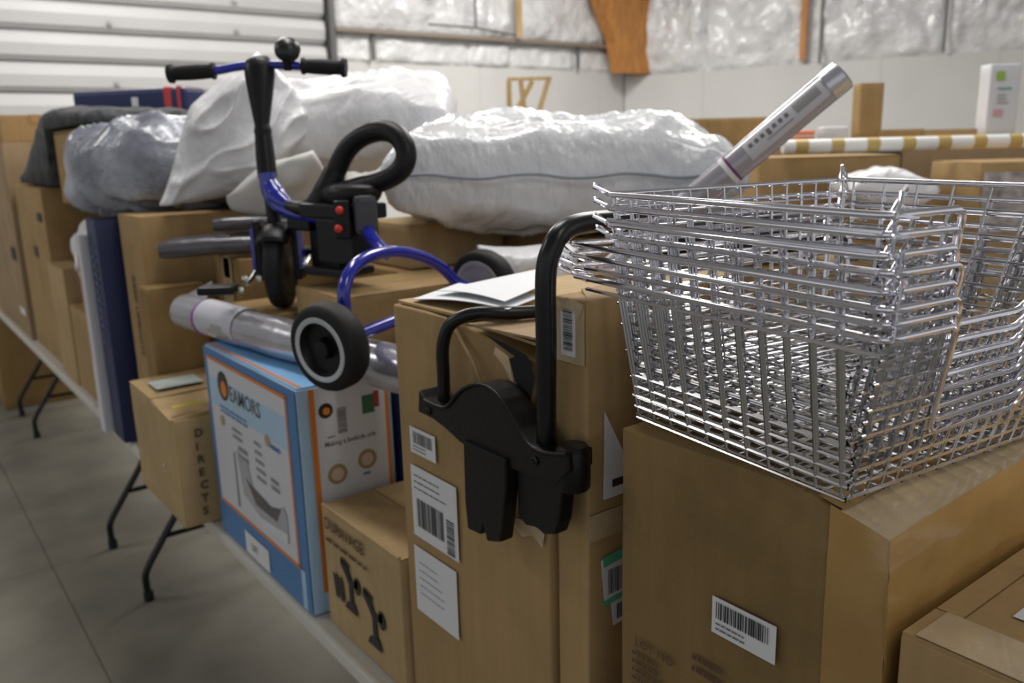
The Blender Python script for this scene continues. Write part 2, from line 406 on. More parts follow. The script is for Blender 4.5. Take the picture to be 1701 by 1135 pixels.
rw(MB(), 2.62, 2.70, .10, .16, 2.72, 5).build('stud', WOOD, wr_)
rw(MB(), 2.88, 2.91, .16, .20, 2.66, 5).build('seam_strip', MATS['pipe_grey'], wr_)
rw(MB(), 4.36, 4.39, .14, .17, 2.70, 5).build('seam_strip', MATS['pipe_grey'], wr_)
# glulam column with its haunch widening upward, laminations as parts
col = tag(thing('timber_column', 'orange laminated timber column widening upward in the wall corner', 'column', (9.42, 9.36, 2.70)), kind='structure')
for k in range(5):
    y0 = -.11+k*.044
    MB().prism([(-.27, 0), (.33, 0), (.36, .5), (.35, 2.3), (-1.5, 2.3), (-.70, 1.0), (-.38, .42)], (0, y0+.042, 0), (1, 0, 0), (0, 0, 1), .042).build('lamination', WOOD, col)
MB().box((-.3, -.14, 1.05), (.25, -.10, 1.35)).build('bracket', mat('dark_steel', (.03, .03, .03), .5), col)
struct(MB().box((-9, -6, 5.0), (13.5, 9.9, 5.1)).build('ceiling', mat('ceiling_vinyl', (.62, .62, .63), .6)))

# ============================================================ TABLES
def folding_table(y0, y1, x0, label):
    X = .76; T = thing('folding_table', label, 'table', (x0+X/2, (y0+y1)/2, 0), group='folding tables'); L = (y1-y0)/2
    MB().box((-X/2, -L, .70), (X/2, L, .738)).build('tabletop', TABLE, T, bevel=.008)
    for s in (-1, 1):
        for e in (-1, 1):
            yy = s*(L-.285)
            mb = MB(); mb.tube(smoothpath([(e*.04, yy, .69), (e*.15, yy, .40), (e*.255, yy, .235), (e*.325, yy, .13), (e*.335, yy, .08), (e*.332, yy, .004)], 4), .014, 10)
            lg = mb.build('leg', BLACKM, T, smooth=True)
            MB().lathe((e*.332, yy, 0), (0, 0, 1), [(0, .019), (.035, .019), (.04, .016)], 12).build('foot_cap', RUBBER, lg, smooth=True)
        MB().tube([(-.252, s*(L-.285), .245), (.252, s*(L-.285), .245)], .010, 8).build('crossbar', BLACKM, T, smooth=True)
    return T
folding_table(-1.43, 1.055, .62, 'pale folding table under the wire baskets, nearest in its row')
folding_table(1.065, 3.565, .62, 'pale folding table carrying the blue bassinet box, its end legs showing')
folding_table(3.575, 6.10, .62, 'pale folding table beyond the navy panel, crowded with cartons')
folding_table(6.11, 8.6, .62, 'pale folding table at the far end of the row by the siding')
folding_table(-.85, 1.62, 1.405, 'pale folding table behind the baskets, mostly hidden by stacked boxes')
folding_table(-.9, 1.6, 2.75, 'pale folding table in the back row under the striped pole')
folding_table(1.61, 3.6, 2.75, 'pale folding table in the back row behind the big white pillow')

# ============================================================ FRONT ROW CARTONS
# tall box
def tall_crush(q, p):
    # torn sagging top corner towards the near end
    if p.z > .2:
        k = max(0, (p.z-.2)/.3)*max(0, -p.y+.1)/.6*max(0, -p.x+.15)/.65
        q = q+Vector((.03*k, 0, -.045*k))
    return q
R, F, G, T = carton('tall brown carton with three white labels and a torn top, black frame hung on it', .66, 1.05, .80, 1.185, .74, 1.457, C1, seam='x', tape=None, seed=1, flaps=False, crush=tall_crush)
yc, zc = .9925, .74+.3585
def uv(y, z): return (yc-y, z-zc)
def lab(name, y0, y1, z0, z1, m=WHITE, par=None):
    a0, b1 = uv(y0, z1); a1, b0 = uv(y1, z0); return patch(name, F, a0, a1, b0, b1, m, par or R, HF), (a0, a1, b0, b1)
l, (a0, a1, b0, b1) = lab('label', 1.146, 1.070, 1.218, 1.262); barcode(F, a0+.01, a1-.01, b0+.018, b1-.006, l, h=HF+.001, seed=2); textlines(F, a0+.008, a1-.01, b0+.004, b0+.016, 2, l, h=HF+.001)
l, (a0, a1, b0, b1) = lab('label', 1.150, 1.016, 1.070, 1.195); barcode(F, a0+.015, a0+.095, b0+.02, b0+.07, l, h=HF+.001, seed=3); textlines(F, a0+.01, a1-.012, b0+.082, b1-.01, 3, l, h=HF+.001, th=.2)
barcode(F, a0+.103, a0+.125, b0+.004, b0+.062, l, h=HF+.001, seed=5, vertical=True)
l, (a0, a1, b0, b1) = lab('label', 1.153, 1.026, .930, 1.050); textlines(F, a0+.015, a1-.03, b0+.03, b1-.02, 5, l, h=HF+.001, th=.16, m=mat('faint_ink', (.42, .43, .46), .6))
# tape over the torn edge, folds; flat black patches paint the shade inside the hole and gap
GAPSHADE = mat('gap_shade', (.012, .012, .012), .95); TORNP = mat('torn_paper', (.56, .42, .26), .9, var=.2, scale=40)
def P3(y, z, h=HF): return uv(y, z)
poly('shade_patch', F, [uv(.872, 1.424), uv(.855, 1.432), uv(.826, 1.430), uv(.822, 1.400), uv(.830, 1.372), uv(.842, 1.350), uv(.850, 1.385), uv(.862, 1.398)], GAPSHADE, R, .004)
poly('shade_patch', F, [uv(.925, 1.449), uv(.88, 1.444), uv(.835, 1.436), uv(.822, 1.424), (uv(.86, 1.430)), uv(.89, 1.438)], GAPSHADE, R, .0045)  # black wedge paints the shade in the gap below the top flap
poly('torn_edge', F, [uv(.900, 1.436), uv(.872, 1.428), uv(.864, 1.400), uv(.856, 1.384), uv(.868, 1.394), uv(.884, 1.414), uv(.905, 1.426)], TORNP, R, .006)
poly('torn_edge', F, [uv(.885, 1.19), uv(.850, 1.176), uv(.828, 1.186), uv(.808, 1.176), uv(.803, 1.197), uv(.83, 1.205), uv(.86, 1.20)], TORNP, R, .006)
mbt = MB(); mbt.tube([F.p(*uv(1.010, 1.450), .004), F.p(*uv(.95, 1.40), .006), F.p(*uv(.925, 1.35), .004)], [.0035, .0025, .001], 6); mbt.build('crease', C2, R, smooth=True)
# two loose lid flaps of the tall box
for (pts, h) in ((((-.19, -.19), (.19, -.19), (.185, -.02), (.02, -.005), (-.175, -.03)), -.006), (((-.188, .0), (.185, .0), (.185, .188), (-.188, .188)), .002)):
    mb = MB(); mb.prism(pts, (0, 0, .717+h), (1, 0, .02 if h < 0 else 0), (0, 1, 0), .004); mb.build('flap', C2, R)
MB().prism([(-.197, -.02), (-.06, -.055), (-.02, -.16), (-.197, -.175)], (0, 0, .716), (1, 0, .015), (0, 1, -.03), .003).build('torn_flap', C4, R)
# narrow carton
R, F, G, T = carton('narrow upright carton with green sticker, between the tall carton and the basket carton', .664, .98, .728, .788, .74, 1.519, C1, seam='x', tape=None, seed=3, flaps=False, sag=.002)
yc, zc, xc = .758, .74+.3895, .822
def uG(x, z): return (x-xc, z-zc)
l = patch('label', F, -.014, .012, 1.448-zc, 1.512-zc, WHITE, R, .003); barcode(F, -.009, .008, 1.455-zc, 1.506-zc, l, h=.0042, seed=8, vertical=True)
l = poly('label', G, [uG(.690, 1.378), uG(.730, 1.305), uG(.731, 1.262), uG(.688, 1.262)], WHITE, R, .003); patch('logo', G, *[uG(.702, 0)[0], uG(.722, 0)[0]], 1.276-zc, 1.286-zc, INK, l, .0045)
l = patch('green_label', G, uG(.686, 0)[0], uG(.742, 0)[0], 1.118-zc, 1.183-zc, WHITE, R, .0035, rot=.10)
patch('green_band', G, uG(.686, 0)[0], uG(.742, 0)[0], 1.172-zc, 1.186-zc, GREEN, l, .0045, rot=.10); patch('green_band', G, uG(.686, 0)[0], uG(.742, 0)[0], 1.116-zc, 1.124-zc, GREEN, l, .0045, rot=.10)
barcode(G, uG(.694, 0)[0], uG(.740, 0)[0], 1.129-zc, 1.164-zc, l, h=.005, seed=9)
l = patch('label', G, uG(.703, 0)[0], uG(.75, 0)[0], 1.082-zc, 1.117-zc, WHITE, R, .003, rot=.12); barcode(G, uG(.71, 0)[0], uG(.745, 0)[0], 1.088-zc, 1.110-zc, l, h=.0045, seed=19)
patch('tape', G, -.158, .158, 1.21-zc, 1.246-zc, CTAPE, R, .0028); patch('tape', F, -.028, .028, .31, .386, CTAPE, R, .0026)
mb = MB(); mb.prism([(-.15, -.025), (.14, -.024), (.15, .02), (-.12, .022)], (0, 0, .7795), (1, 0, .01), (0, 1, .12), .003); mb.build('flap', C2, R)
poly('torn_edge', F, [(-.024, .384), (-.01, .372), (.004, .38), (.02, .366), (.028, .386), (.0, .391)], TORNP, R, .004)
# film bag hanging in the gap
FILM = mat('dusty_film', (.52, .46, .36), .2, alpha=.55, bump=.5, bscale=30, coat=.5)
o, *_ = cushion('plastic_film', 'crumpled clear packing film hanging against the narrow carton with green sticker', 'film', (.772, .706, 1.41), (0, .12, 1), (1, .1, 0), (.085, .042, .010), FILM, seed=4, wr=.008, wf=22, n=24)
# big box under baskets
def big_crush(q, p):
    k = max(0, (p.z-.1)/.4)*max(0, (-p.y-.05)/.45)*max(0, (-p.x+.35)/.85)
    q = q+Vector((.018*k**2, .012*k**2, -.030*k**2))
    s = max(0, (p.z-.3)/.2)*max(0, .5-abs(p.x))*max(0, (-p.y+.1)); q.z -= .02*s
    return q
R, F, G, T = carton('large brown carton with crushed taped corner holding up the chrome baskets', .655, 1.14, .335, .66, .74, 1.383, DKB, seam='x', tape=None, seed=5, flaps=False, crush=big_crush, sag=.0035)
yc, zc = .4975, .74+.3215
BD = (.485, .325, .643)
conform('tape', G, -.2455, .2425, .17, .3245, TAPE, R, big_crush, BD, .0028, 20)
conform('tape', G, -.243, -.12, -.02, .172, TAPE, R, big_crush, BD, .0022, 12)
conform('tape', F, .105, .1655, .06, .3245, TAPE, R, big_crush, BD, .0028, 14)
conform('clear_tape', T, -.2455, .2425, -.1655, -.115, CTAPE, R, big_crush, BD, .0026, 20)
conform('tape', T, -.2415, -.05, -.117, -.09, TAPE, R, big_crush, BD, .0035, 12)
l = patch('label', F, yc-.519, yc-.440, 1.192-zc, 1.234-zc, WHITE, R, .006); a = yc-.519
barcode(F, a+.006, a+.072, 1.211-zc, 1.230-zc, l, h=.0075, seed=11); textlines(F, a+.006, a+.06, 1.196-zc, 1.208-zc, 2, l, h=.0075)
text(F, yc-.632, 1.120-zc, .016, 'LOT NO', INKB, R, .0055, bold=.0002); textlines(F, yc-.636, yc-.575, 1.060-zc, 1.115-zc, 5, R, INKB, .0055, th=.4); textlines(F, yc-.545, yc-.485, 1.128-zc, 1.156-zc, 2, R, INKB, .0055, th=.4)
# lower right box
R, F, G, T = carton('low brown carton with an open seam, beside the crushed taped carton', .662, 1.25, -.30, .325, .74, 1.277, C1, seam='x', tape=None, seed=6, flaps=False, sag=.002)
for (a, b, c, d) in ((-.293, -.235, -.31, .311), (-.233, .29, .288, .311), (-.233, .29, .005, .286), (-.233, .29, -.31, .003)):
    MB().box((a, b if False else c, .536), (b, d, .540)).build('flap', C1, R)
l = patch('label', T, -.20, -.05, .17, .26, WHITE, R, .0052); barcode(T, -.18, -.08, .19, .24, l, h=.0065, seed=33)
patch('tape', T, -.292, -.236, -.3, .3, CTAPE, R, .0048)
# DURAVAGE box
R, F, G, T = carton('brown carton printed with two black faucets, against the blue bassinet box', .65, .89, 1.199, 1.513, .741, 1.003, C2, seam='y', tape=None, seed=7, flaps=True)
yc, zc = 1.356, .741+.131
text(F, yc-1.492, .962-zc, .034, 'DURAVAGE', INKB, R, HF, bold=.0006, sx=.92)
textlines(F, yc-1.492, yc-1.235, .932-zc, .944-zc, 1, R, INKB, HF, th=.5)
def disc(name, F, a, b, r, m, R, h, n=24, sy=1): return poly(name, F, [(a+r*math.cos(2*PI*k/n), b+r*sy*math.sin(2*PI*k/n)) for k in range(n)], m, R, h)
def faucet(cx, cz, s):
    poly('printed_faucet', F, [(cx-.034*s, cz+.052*s), (cx-.004*s, cz+.044*s), (cx-.006*s, cz+.036*s), (cx-.036*s, cz+.044*s)], INK, R, HF)
    disc('printed_handle', F, cx+.026*s, cz+.012*s, .011*s, INK, R, HF, 12, 1.4)
    poly('printed_faucet', F, [(cx-.03*s, cz-.05*s), (cx+.02*s, cz-.05*s), (cx+.012*s, cz-.03*s), (cx+.005*s, cz-.03*s), (cx+.005*s, cz+.005*s), (cx+.03*s, cz+.01*s), (cx+.03*s, cz+.03*s), (cx+.018*s, cz+.03*s), (cx+.016*s, cz+.02*s), (cx+.0*s, cz+.018*s), (cx-.012*s, cz+.04*s), (cx-.035*s, cz+.05*s), (cx-.038*s, cz+.035*s), (cx-.02*s, cz+.02*s), (cx-.008*s, cz+.005*s), (cx-.008*s, cz-.03*s), (cx-.02*s, cz-.035*s)], INK, R, HF)
faucet(yc-1.392, .868-zc, 1.05); faucet(yc-1.300, .838-zc, 1.1)
for k in range(2): poly('printed_stripe', F, [(yc-1.470+.022*k, .872-zc), (yc-1.456+.022*k, .872-zc), (yc-1.448+.022*k, .822-zc), (yc-1.462+.022*k, .822-zc)], INK, R, HF)
text(T, .03, -.02, .034, 'ITE', INKB, R, .002, rot=-.5, bold=.0006)
mb = MB(); mb.tube(smoothpath([(-.117, y, .263+.002*math.sin(y*40)) for y in (.154, .08, .0, -.08, -.154)], 3), .0035, 6); mb.build('rim_fold', C2, R, smooth=True)
# blue bassinet box
R, F, G, T = carton('blue, white and orange bassinet box standing on the table edge', .632, .845, 1.548, 2.105, .741, 1.238, PBLUE, seam='y', tape=None, seed=8, flaps=False, sag=.003)
yc, zc, xc = 1.8265, .741+.2485, .7385
LB = MB()
def fy(y): return yc-y
# front face print
patch('blue_panel', F, -.277, .277, -.247, .246, MBLUE, R, HF-.001)
patch('print_panel', F, fy(2.078), fy(1.592), .840-zc, 1.212-zc, GLOSSW, R, HF)
patch('sky_band', F, fy(2.074), fy(1.60), 1.095-zc, 1.170-zc, PBLUE, R, HF+.0006)
for (y0, y1, z0, z1) in ((2.082, 1.588, 1.210, 1.218), (2.082, 1.588, .834, .842), (1.600, 1.592, .838, 1.214)): patch('orange_line', F, fy(y0), fy(y1), z0-zc, z1-zc, ORANGE, R, HF+.001)
LOGO = mat('logo_black', (.03, .02, .02), .5)
g = disc('logo', F, fy(1.975), 1.158-zc, .036, LOGO, R, HF+.0016); disc('logo_flame', F, fy(1.968), 1.152-zc, .020, ORANGE, g, HF+.0024)
text(F, fy(1.935), 1.132-zc, .052, 'EAMORS', INKG, R, HF+.0016, bold=.0006, sx=.98)
textlines(F, fy(2.01), fy(1.75), 1.086-zc, 1.108-zc, 2, R, MBLUE, HF+.0016, th=.5)
textlines(F, fy(1.70), fy(1.62), 1.075-zc, 1.09-zc, 1, R, MBLUE, HF+.0016, th=.7)
INKL = mat('print_grey', (.30, .30, .30), .5)
textlines(F, fy(1.94), fy(1.85), 1.035-zc, 1.07-zc, 2, R, INKL, HF+.0016, th=.5); textlines(F, fy(1.91), fy(1.82), .99-zc, 1.03-zc, 2, R, INKL, HF+.0016, th=.6)
textlines(F, fy(1.80), fy(1.74), .97-zc, 1.075-zc, 5, R, INKL, HF+.0016, th=.4); textlines(F, fy(1.715), fy(1.65), .975-zc, 1.01-zc, 2, R, INKL, HF+.0016, th=.6)
disc('printed_badge', F, fy(2.005), 1.065-zc, .013, mat('badge_tan', (.45, .32, .2), .5), R, HF+.0016); disc('printed_badge', F, fy(1.715), 1.09-zc, .014, MATS['badge_tan'], R, HF+.0016)
# picture of a bedside crib
g = poly('printed_crib', F, [(fy(1.925), 1.01-zc), (fy(1.86), 1.0-zc), (fy(1.835), .945-zc), (fy(1.72), .925-zc), (fy(1.655), .955-zc), (fy(1.64), .94-zc), (fy(1.64), .875-zc), (fy(1.79), .862-zc), (fy(1.90), .905-zc)], mat('crib_grey', (.42, .42, .44), .5), R, HF+.0016)
poly('printed_mattress', F, [(fy(1.875), .955-zc), (fy(1.84), .945-zc), (fy(1.73), .93-zc), (fy(1.67), .945-zc), (fy(1.70), .905-zc), (fy(1.82), .905-zc)], mat('crib_dark', (.12, .11, .11), .5), g, HF+.0024)
poly('printed_base', F, [(fy(1.895), .905-zc), (fy(1.80), .88-zc), (fy(1.645), .895-zc), (fy(1.645), .874-zc), (fy(1.79), .862-zc)], mat('crib_white', (.70, .70, .74), .5), g, HF+.0024)
poly('printed_pole', F, [(fy(1.948), 1.0-zc), (fy(1.942), 1.0-zc), (fy(1.938), .86-zc), (fy(1.950), .86-zc)], INKL, g, HF+.0016)
l = patch('white_tag', F, fy(1.925), fy(1.775), .748-zc, .805-zc, WHITE, R, HF+.0012); text(F, fy(1.885), .768-zc, .026, 'LBT', INKG, l, HF+.002)
patch('white_line', F, fy(1.592), fy(1.570), .745-zc, .835-zc, PBLUE, R, HF)
# side face print
patch('side_panel', G, .660-xc, .832-xc, -.245, .246, GLOSSW, R, HF)
patch('orange_stripe', G, .655-xc, .667-xc, -.20, .246, ORANGE, R, HF+.001); patch('orange_stripe', G, .826-xc, .834-xc, -.2, .246, ORANGE, R, HF+.001)
g = disc('logo', G, .690-xc, 1.185-zc, .016, LOGO, R, HF+.001); disc('logo_flame', G, .691-xc, 1.184-zc, .008, ORANGE, g, HF+.002)
barcode(G, .714-xc, .735-xc, 1.13-zc, 1.185-zc, R, INKG, HF+.001, 21, vertical=True)
patch('green_patch', G, .772-xc, .800-xc, 1.16-zc, 1.20-zc, mat('dim_green', (.05, .16, .09), .5), R, HF+.001); patch('red_patch', G, .800-xc, .812-xc, 1.17-zc, 1.205-zc, mat('dim_red', (.4, .06, .05), .5), R, HF+.001)
text(G, .682-xc, 1.108-zc, .015, 'Making a bedside crib', INKG, R, HF+.001, rot=0, sx=.9, bold=.0002); textlines(G, .69-xc, .715-xc, 1.122-zc, 1.132-zc, 1, R, INKG, HF+.001)
for (x, zz) in ((.706, 1.044), (.776, 1.060)):
    g = disc('printed_ring', G, x-xc, zz-zc, .022, mat('ring_tan', (.34, .25, .12), .5), R, HF+.001); disc('ring_centre', G, x-xc, zz-zc, .014, mat('ring_peach', (.60, .46, .36), .5), g, HF+.002)
textlines(G, .765-xc, .79-xc, 1.024-zc, 1.034-zc, 1, R, MBLUE, HF+.001, th=.6)
patch('blue_lid', T, -.104, .104, -.276, .276, LBLUE, R, .002); patch('orange_line', T, -.098, -.090, -.27, .27, ORANGE, R, .003)
# dark slot box beside it (behind the tall box)
carton('dark navy flat box tucked between blue bassinet box and faucet carton', .856, .90, 1.53, 1.60, .741, 1.19, NAVY, seam='y', tape=None, seed=2, flaps=False)

# opened carton overhanging
def open_crush(q, p):
    if p.z > .3 and p.y < -.1: q.z -= .015*(-p.y-.1)/.4
    return q
R, F, G, T = carton('battered carton with yellow tape on its lid, overhanging the table edge', .552, .83, 2.165, 2.585, .741, 1.052, C2, seam='x', tape=None, seed=9, flaps=False, crush=open_crush, sag=.005)
MB().prism([(-.14, -.01), (.135, -.01), (.135, .208), (-.14, .208)], (0, 0, .311), (1, 0, .01), (0, 1, .02), .004).build('flap', C2, R)
MB().prism([(-.145, -.205), (.12, -.195), (.135, -.015), (-.14, -.015)], (0, 0, .308), (1, 0, .03), (0, 1, .04), .004).build('flap', C2, R)
poly('gap_shadow', G, [(-.03, .128), (.135, .145), (.137, .158), (-.02, .146)], GAPSHADE, R, .006)
YT = mat('yellow_tape', (.62, .50, .06), .3, var=.2, scale=20)
patch('yellow_tape', T, -.02, .12, -.16, -.115, YT, R, .016, rot=.3); patch('label', T, -.11, .02, .03, .13, mat('faded_label', (.50, .58, .55), .5, var=.2, scale=12), R, .014)
patch('yellow_tape', T, -.13, -.05, -.19, -.17, YT, R, .016, rot=.1)
for k in range(7): text(G, -.092, .09-.036*k, .030, 'DIRECTS'[k], INKB, R, .007, bold=.001)
disc('knot_hole', F, .09, -.01, .006, WHITE, R, .006, 10)
# cartons behind it
R, F, G, T = carton('small carton squeezed between the battered carton and the lettered carton', .632, .80, 2.592, 2.690, .741, 1.318, C3, seam='x', tape=None, seed=10, flaps=True)
R, F, G, T = carton('tall carton with vertical lettering under the grey bin bag', .66, 1.22, 2.70, 2.95, .741, 1.522, C1, seam='x', tape=None, seed=11, flaps=True)
text(F, -.028, .20, .040, 'KEEP UPRIGHT', INKB, R, HF, rot=-PI/2, bold=.0008)
R, F, G, T = carton('brown carton with pale taped lid under the grey film rolls', .835, 1.20, 2.36, 2.58, .741, 1.405, C3, seam='x', tape=CTAPE, seed=12)
patch('tape', F, -.04, .04, -.1, .33, CTAPE, R, HF)
# supports and boxes around the trike
carton('brown carton supporting the trike pile behind the bassinet box', .862, 1.36, 1.645, 2.20, .741, 1.240, C3, seed=13)
carton('low carton under the trike front wheel', .74, 1.09, 1.925, 2.19, 1.242, 1.319, C3, seam='x', tape=None, seed=14)
R, F, G, T = carton('long low brown carton just behind the trike rear arch', .80, 1.33, 1.665, 1.905, 1.242, 1.388, C1, seam='x', tape=None, seed=15)
carton('brown carton under the trike far rear wheel', .91, 1.385, 1.22, 1.63, .741, 1.300, C1, seed=16)
carton('brown carton under the small box beneath the big pillow', 1.12, 1.50, 1.95, 2.35, 1.242, 1.378, C3, seam='x', tape=None, seed=17)
carton('light brown box with a sharp corner just under the big white pillow', 1.165, 1.48, 1.98, 2.25, 1.380, 1.500, C2, seam='x', tape=None, seed=18)

# far end of the front row
R, F, G, T = carton('tall thin navy box standing on edge beside the white panel', .60, 1.16, 3.00, 3.145, .741, 1.500, NAVY, seam='x', tape=None, seed=20, flaps=False)
textlines(F, -.02, .03, -.05, .30, 12, R, mat('navy_text', (.10, .14, .28), .5), HF, th=.35)
R = thing('foam_board', 'thin white board leaning beside the tall navy box', 'board', (.575, 3.195, .74)); MB().box((0, -.03, 0), (.5, .03, .70)).build('board', mat('foam_white', (.66, .66, .68), .6), R, bevel=.004); patch('pink_edge', Face((0, 0, .35), (0, -1, 0), (0, 0, 1)), -.028, -.012, -.1, .28, mat('pink_print', (.60, .30, .26), .6), R)
R, F, G, T = carton('brown carton with pale round sticker next to the white board', .64, .86, 3.25, 3.60, .741, 1.215, C3, seam='y', seed=21)
disc('sticker', F, -.02, .05, .022, WHITE, R, HF, 14)
carton('brown carton behind the white board, second from it', .645, .86, 3.61, 3.93, .741, 1.10, C1, seam='y', seed=22)
R, F, G, T = carton('slim tall carton with a pale top fold, left of the white plastic bag', .64, .86, 3.945, 4.28, .741, 1.245, C2, seam='y', seed=23)
cushion('plastic_bag', 'crumpled white plastic bag on top of the cartons near the navy box', 'bag', (.76, 3.62, 1.32), (.15, 1, .1), (1, 0, 0), (.27, .13, .11), POLY, seed=5, wr=.05, wf=9, n=30)
R, F, G, T = carton('big carton with two black squares printed on its side, under the grey blanket', .66, 1.2, 4.33, 5.10, .741, 1.570, C1, seam='y', seed=24)
patch('black_square', F, .22, .33, .26, .30, INK, R, HF); patch('black_square', F, -.02, .10, .08, .13, INKB, R, HF)
carton('plain carton filling the space behind the slim tall carton', .88, 1.36, 3.28, 4.28, .741, 1.505, C3, seam='y', seed=25)
R, F, G, T = carton('brown carton with a white shipping label, stacked high beside the grey bin bag', .72, 1.25, 3.42, 4.18, 1.508, 1.810, C1, seam='y', seed=26)
patch('label', F, -.05, .07, -.02, .13, WHITE, R, HF); patch('tape', F, .16, .20, -.14, .14, CTAPE, R, HF)
R, F, G, T = carton('large brown carton at the far left end with a small printed mark', .64, 1.2, 5.15, 6.45, .741, 1.785, C4, seam='y', seed=27)
patch('black_square', F, .40, .56, -.10, -.03, INK, R, HF); patch('label', F, .42, .60, -.40, -.36, WHITE, R, HF)
carton('small carton on top of the far left large carton', .70, 1.05, 5.55, 6.05, 1.787, 1.94, C1, seam='y', seed=28)
carton('carton on the far table by the white siding', .66, 1.25, 6.6, 7.7, .741, 1.70, C3, seam='y', seed=29)
carton('brown carton stored on the floor beneath the far table', .60, 1.15, 6.62, 7.35, .002, .60, C3, seam='y', seed=30)
# grey blanket draped
GB = mat('grey_fleece', (.085, .09, .095), .95, var=.35, scale=22, bump=.8, bscale=60, col2=(.05, .052, .055))
prof = smoothpath([(3.36, 1.845), (3.7, 1.865), (4.1, 1.872), (4.27, 1.83), (4.38, 1.72), (4.60, 1.63), (4.86, 1.60)], 6)if False else smoothpath([(0, 3.36, 1.838), (0, 3.7, 1.86), (0, 4.08, 1.880), (0, 4.26, 1.855), (0, 4.50, 1.76), (0, 4.78, 1.66), (0, 5.06, 1.60)], 7)
bm = bmesh.new(); W_ = 14; rows = []
for s in (0, 1):
    row = []
    for i, p in enumerate(prof):
        r_ = []
        for j in range(W_+1):
            x = .69+.42*j/W_; nn = noise.noise(Vector((x*12, p.y*9, s*3)))*.018+noise.noise(Vector((x*40, p.y*35, s)))*.008
            th = .022*min(1, min(j, W_-j)/2+.15)
            r_.append(bm.verts.new((x, p.y+(.02 if s else 0), (p.z+th+nn+.004) if s else (1.818 if p.y < 4.19 else 1.578)+.002)))
        row.append(r_)
    rows.append(row)
n_ = len(prof)
for s in (0, 1):
    for i in range(n_-1):
        for j in range(W_): bm.faces.new((rows[s][i][j], rows[s][i][j+1], rows[s][i+1][j+1], rows[s][i+1][j]))
for i in range(n_-1):
    for j in (0, W_): bm.faces.new((rows[0][i][j], rows[0][i+1][j], rows[1][i+1][j], rows[1][i][j]))
for j in range(W_):
    for i in (0, n_-1): bm.faces.new((rows[0][i][j], rows[0][i][j+1], rows[1][i][j+1], rows[1][i][j]))
bmesh.ops.recalc_face_normals(bm, faces=bm.faces)
me = bpy.data.meshes.new('blanket'); bm.to_mesh(me); bm.free(); me.materials.append(GB); me.polygons.foreach_set('use_smooth', [True]*len(me.polygons))
tag(link('blanket', me), 'dark grey fleecy blanket draped over the stacked cartons by the siding', 'blanket')
# navy package with red bands
R = thing('navy_package', 'long navy package with red and white bands on top of the far cartons', 'package', (1.02, 3.90, 1.865), -.9)
MB().box((-.27, -.08, 0), (.27, .08, .105)).build('body', NAVY, R, bevel=.02)
MB().box((.17, -.082, -.002), (.21, .082, .108)).build('red_band', mat('red_print', (.55, .05, .05), .5), R, bevel=.01); MB().box((.02, -.082, -.001), (.05, .082, .07)).build('white_band', WHITE, R)
MB().box((.235, -.081, .0), (.25, .081, .107)).build('red_band', MATS['red_print'], R)
cushion('paper_scrap', 'small bright white crumpled paper on the grey blanket', 'paper', (.98, 4.40, 1.93), (1, .2, 0), (0, 1, 0), (.05, .05, .02), PAPER, seed=9, wr=.01, wf=20, n=12)

# ============================================================ BAGS AND PILLOWS
Rt = Vector((.793, -.609, 0))
o, U, V, Nn = cushion('wrapped_pillow', 'big glossy white vacuum-bagged pillow lying across the boxes', 'pillow', (1.60, 1.87, 1.622), (.80, -.60, -.02), (.6, .8, 0), (.475, .27, .145), POLY2, seed=1, wr=.024, wf=5, p=3.6, ex=.30, ridge=.02, n=76, pinch=.06)
mb = MB(); pts = []
for i in range(13):
    u = -.9+1.8*i/12; pts.append(U*(u*.47)-V*(.272+.004*math.sin(i*2))+Nn*(.0+.006*math.sin(i*1.7)))
mb.tube(smoothpath(pts, 3), .004, 6); mb.build('seam', mat('seam_grey', (.30, .32, .36), .5), o, smooth=True)
cushion('white_sack', 'long white woven sack piled highest, behind the trike handlebar', 'sack', (1.32, 2.66, 1.80), (.80, -.60, .12), (.5, .8, .25), (.37, .25, .115), POLY, seed=2, wr=.03, wf=4, p=3.4, ex=.38, ridge=.02, n=60, pinch=-.07)
cushion('white_sack', 'white sack with a pointed drooping corner, left of the trike stem', 'sack', (.915, 2.60, 1.722), (.36, -.10, .30), (.45, -.10, -.50), (.25, .135, .070), POLY, seed=3, wr=.04, wf=5, p=3, ex=.36, ridge=.03, n=60, pinch=-.05, tip=.93)
cushion('white_sack', 'small folded white sack with a peaked corner under the other two sacks', 'sack', (.985, 2.43, 1.595), (.36, -.27, .12), (.30, .25, -.75), (.15, .075, .035), mat('poly_cream', (.66, .65, .62), .45, bump=.4, bscale=8), seed=6, wr=.03, wf=7, p=3, ex=.4, n=40, pinch=-.05, tip=.7)
cushion('bin_bag', 'stuffed grey plastic bin bag resting on the lettered carton', 'bag', (.845, 3.06, 1.625), (.80, -.60, -.05), (.6, .8, 0), (.315, .22, .175), TRASH, seed=4, wr=.05, wf=4.5, ridge=.035, n=64, rnd=True, flat=.22)
cushion('bin_bag', 'dark folded end of a bin bag under the pointed white sack', 'bag', (1.09, 2.78, 1.575), (.80, -.6, 0), (.6, .8, 0), (.24, .15, .052), mat('dark_bin_bag', (.055, .058, .075), .35, bump=.5, bscale=9), seed=8, wr=.02, wf=7, n=36, rnd=True)
o, U, V, Nn = cushion('padded_mailer', 'white padded bag with a blue mark standing below the big pillow', 'bag', (1.27, 1.60, 1.385), (.8, -.6, 0), (-.1, .12, 1), (.13, .085, .07), POLY, seed=7, wr=.02, wf=8, p=2.6, n=36)
mb = MB(); mb.quad(U*.075-Nn*.062+V*.03, U*.10-Nn*.056+V*.03, U*.10-Nn*.056+V*.055, U*.075-Nn*.062+V*.055); mb.build('blue_mark', MBLUE, o)
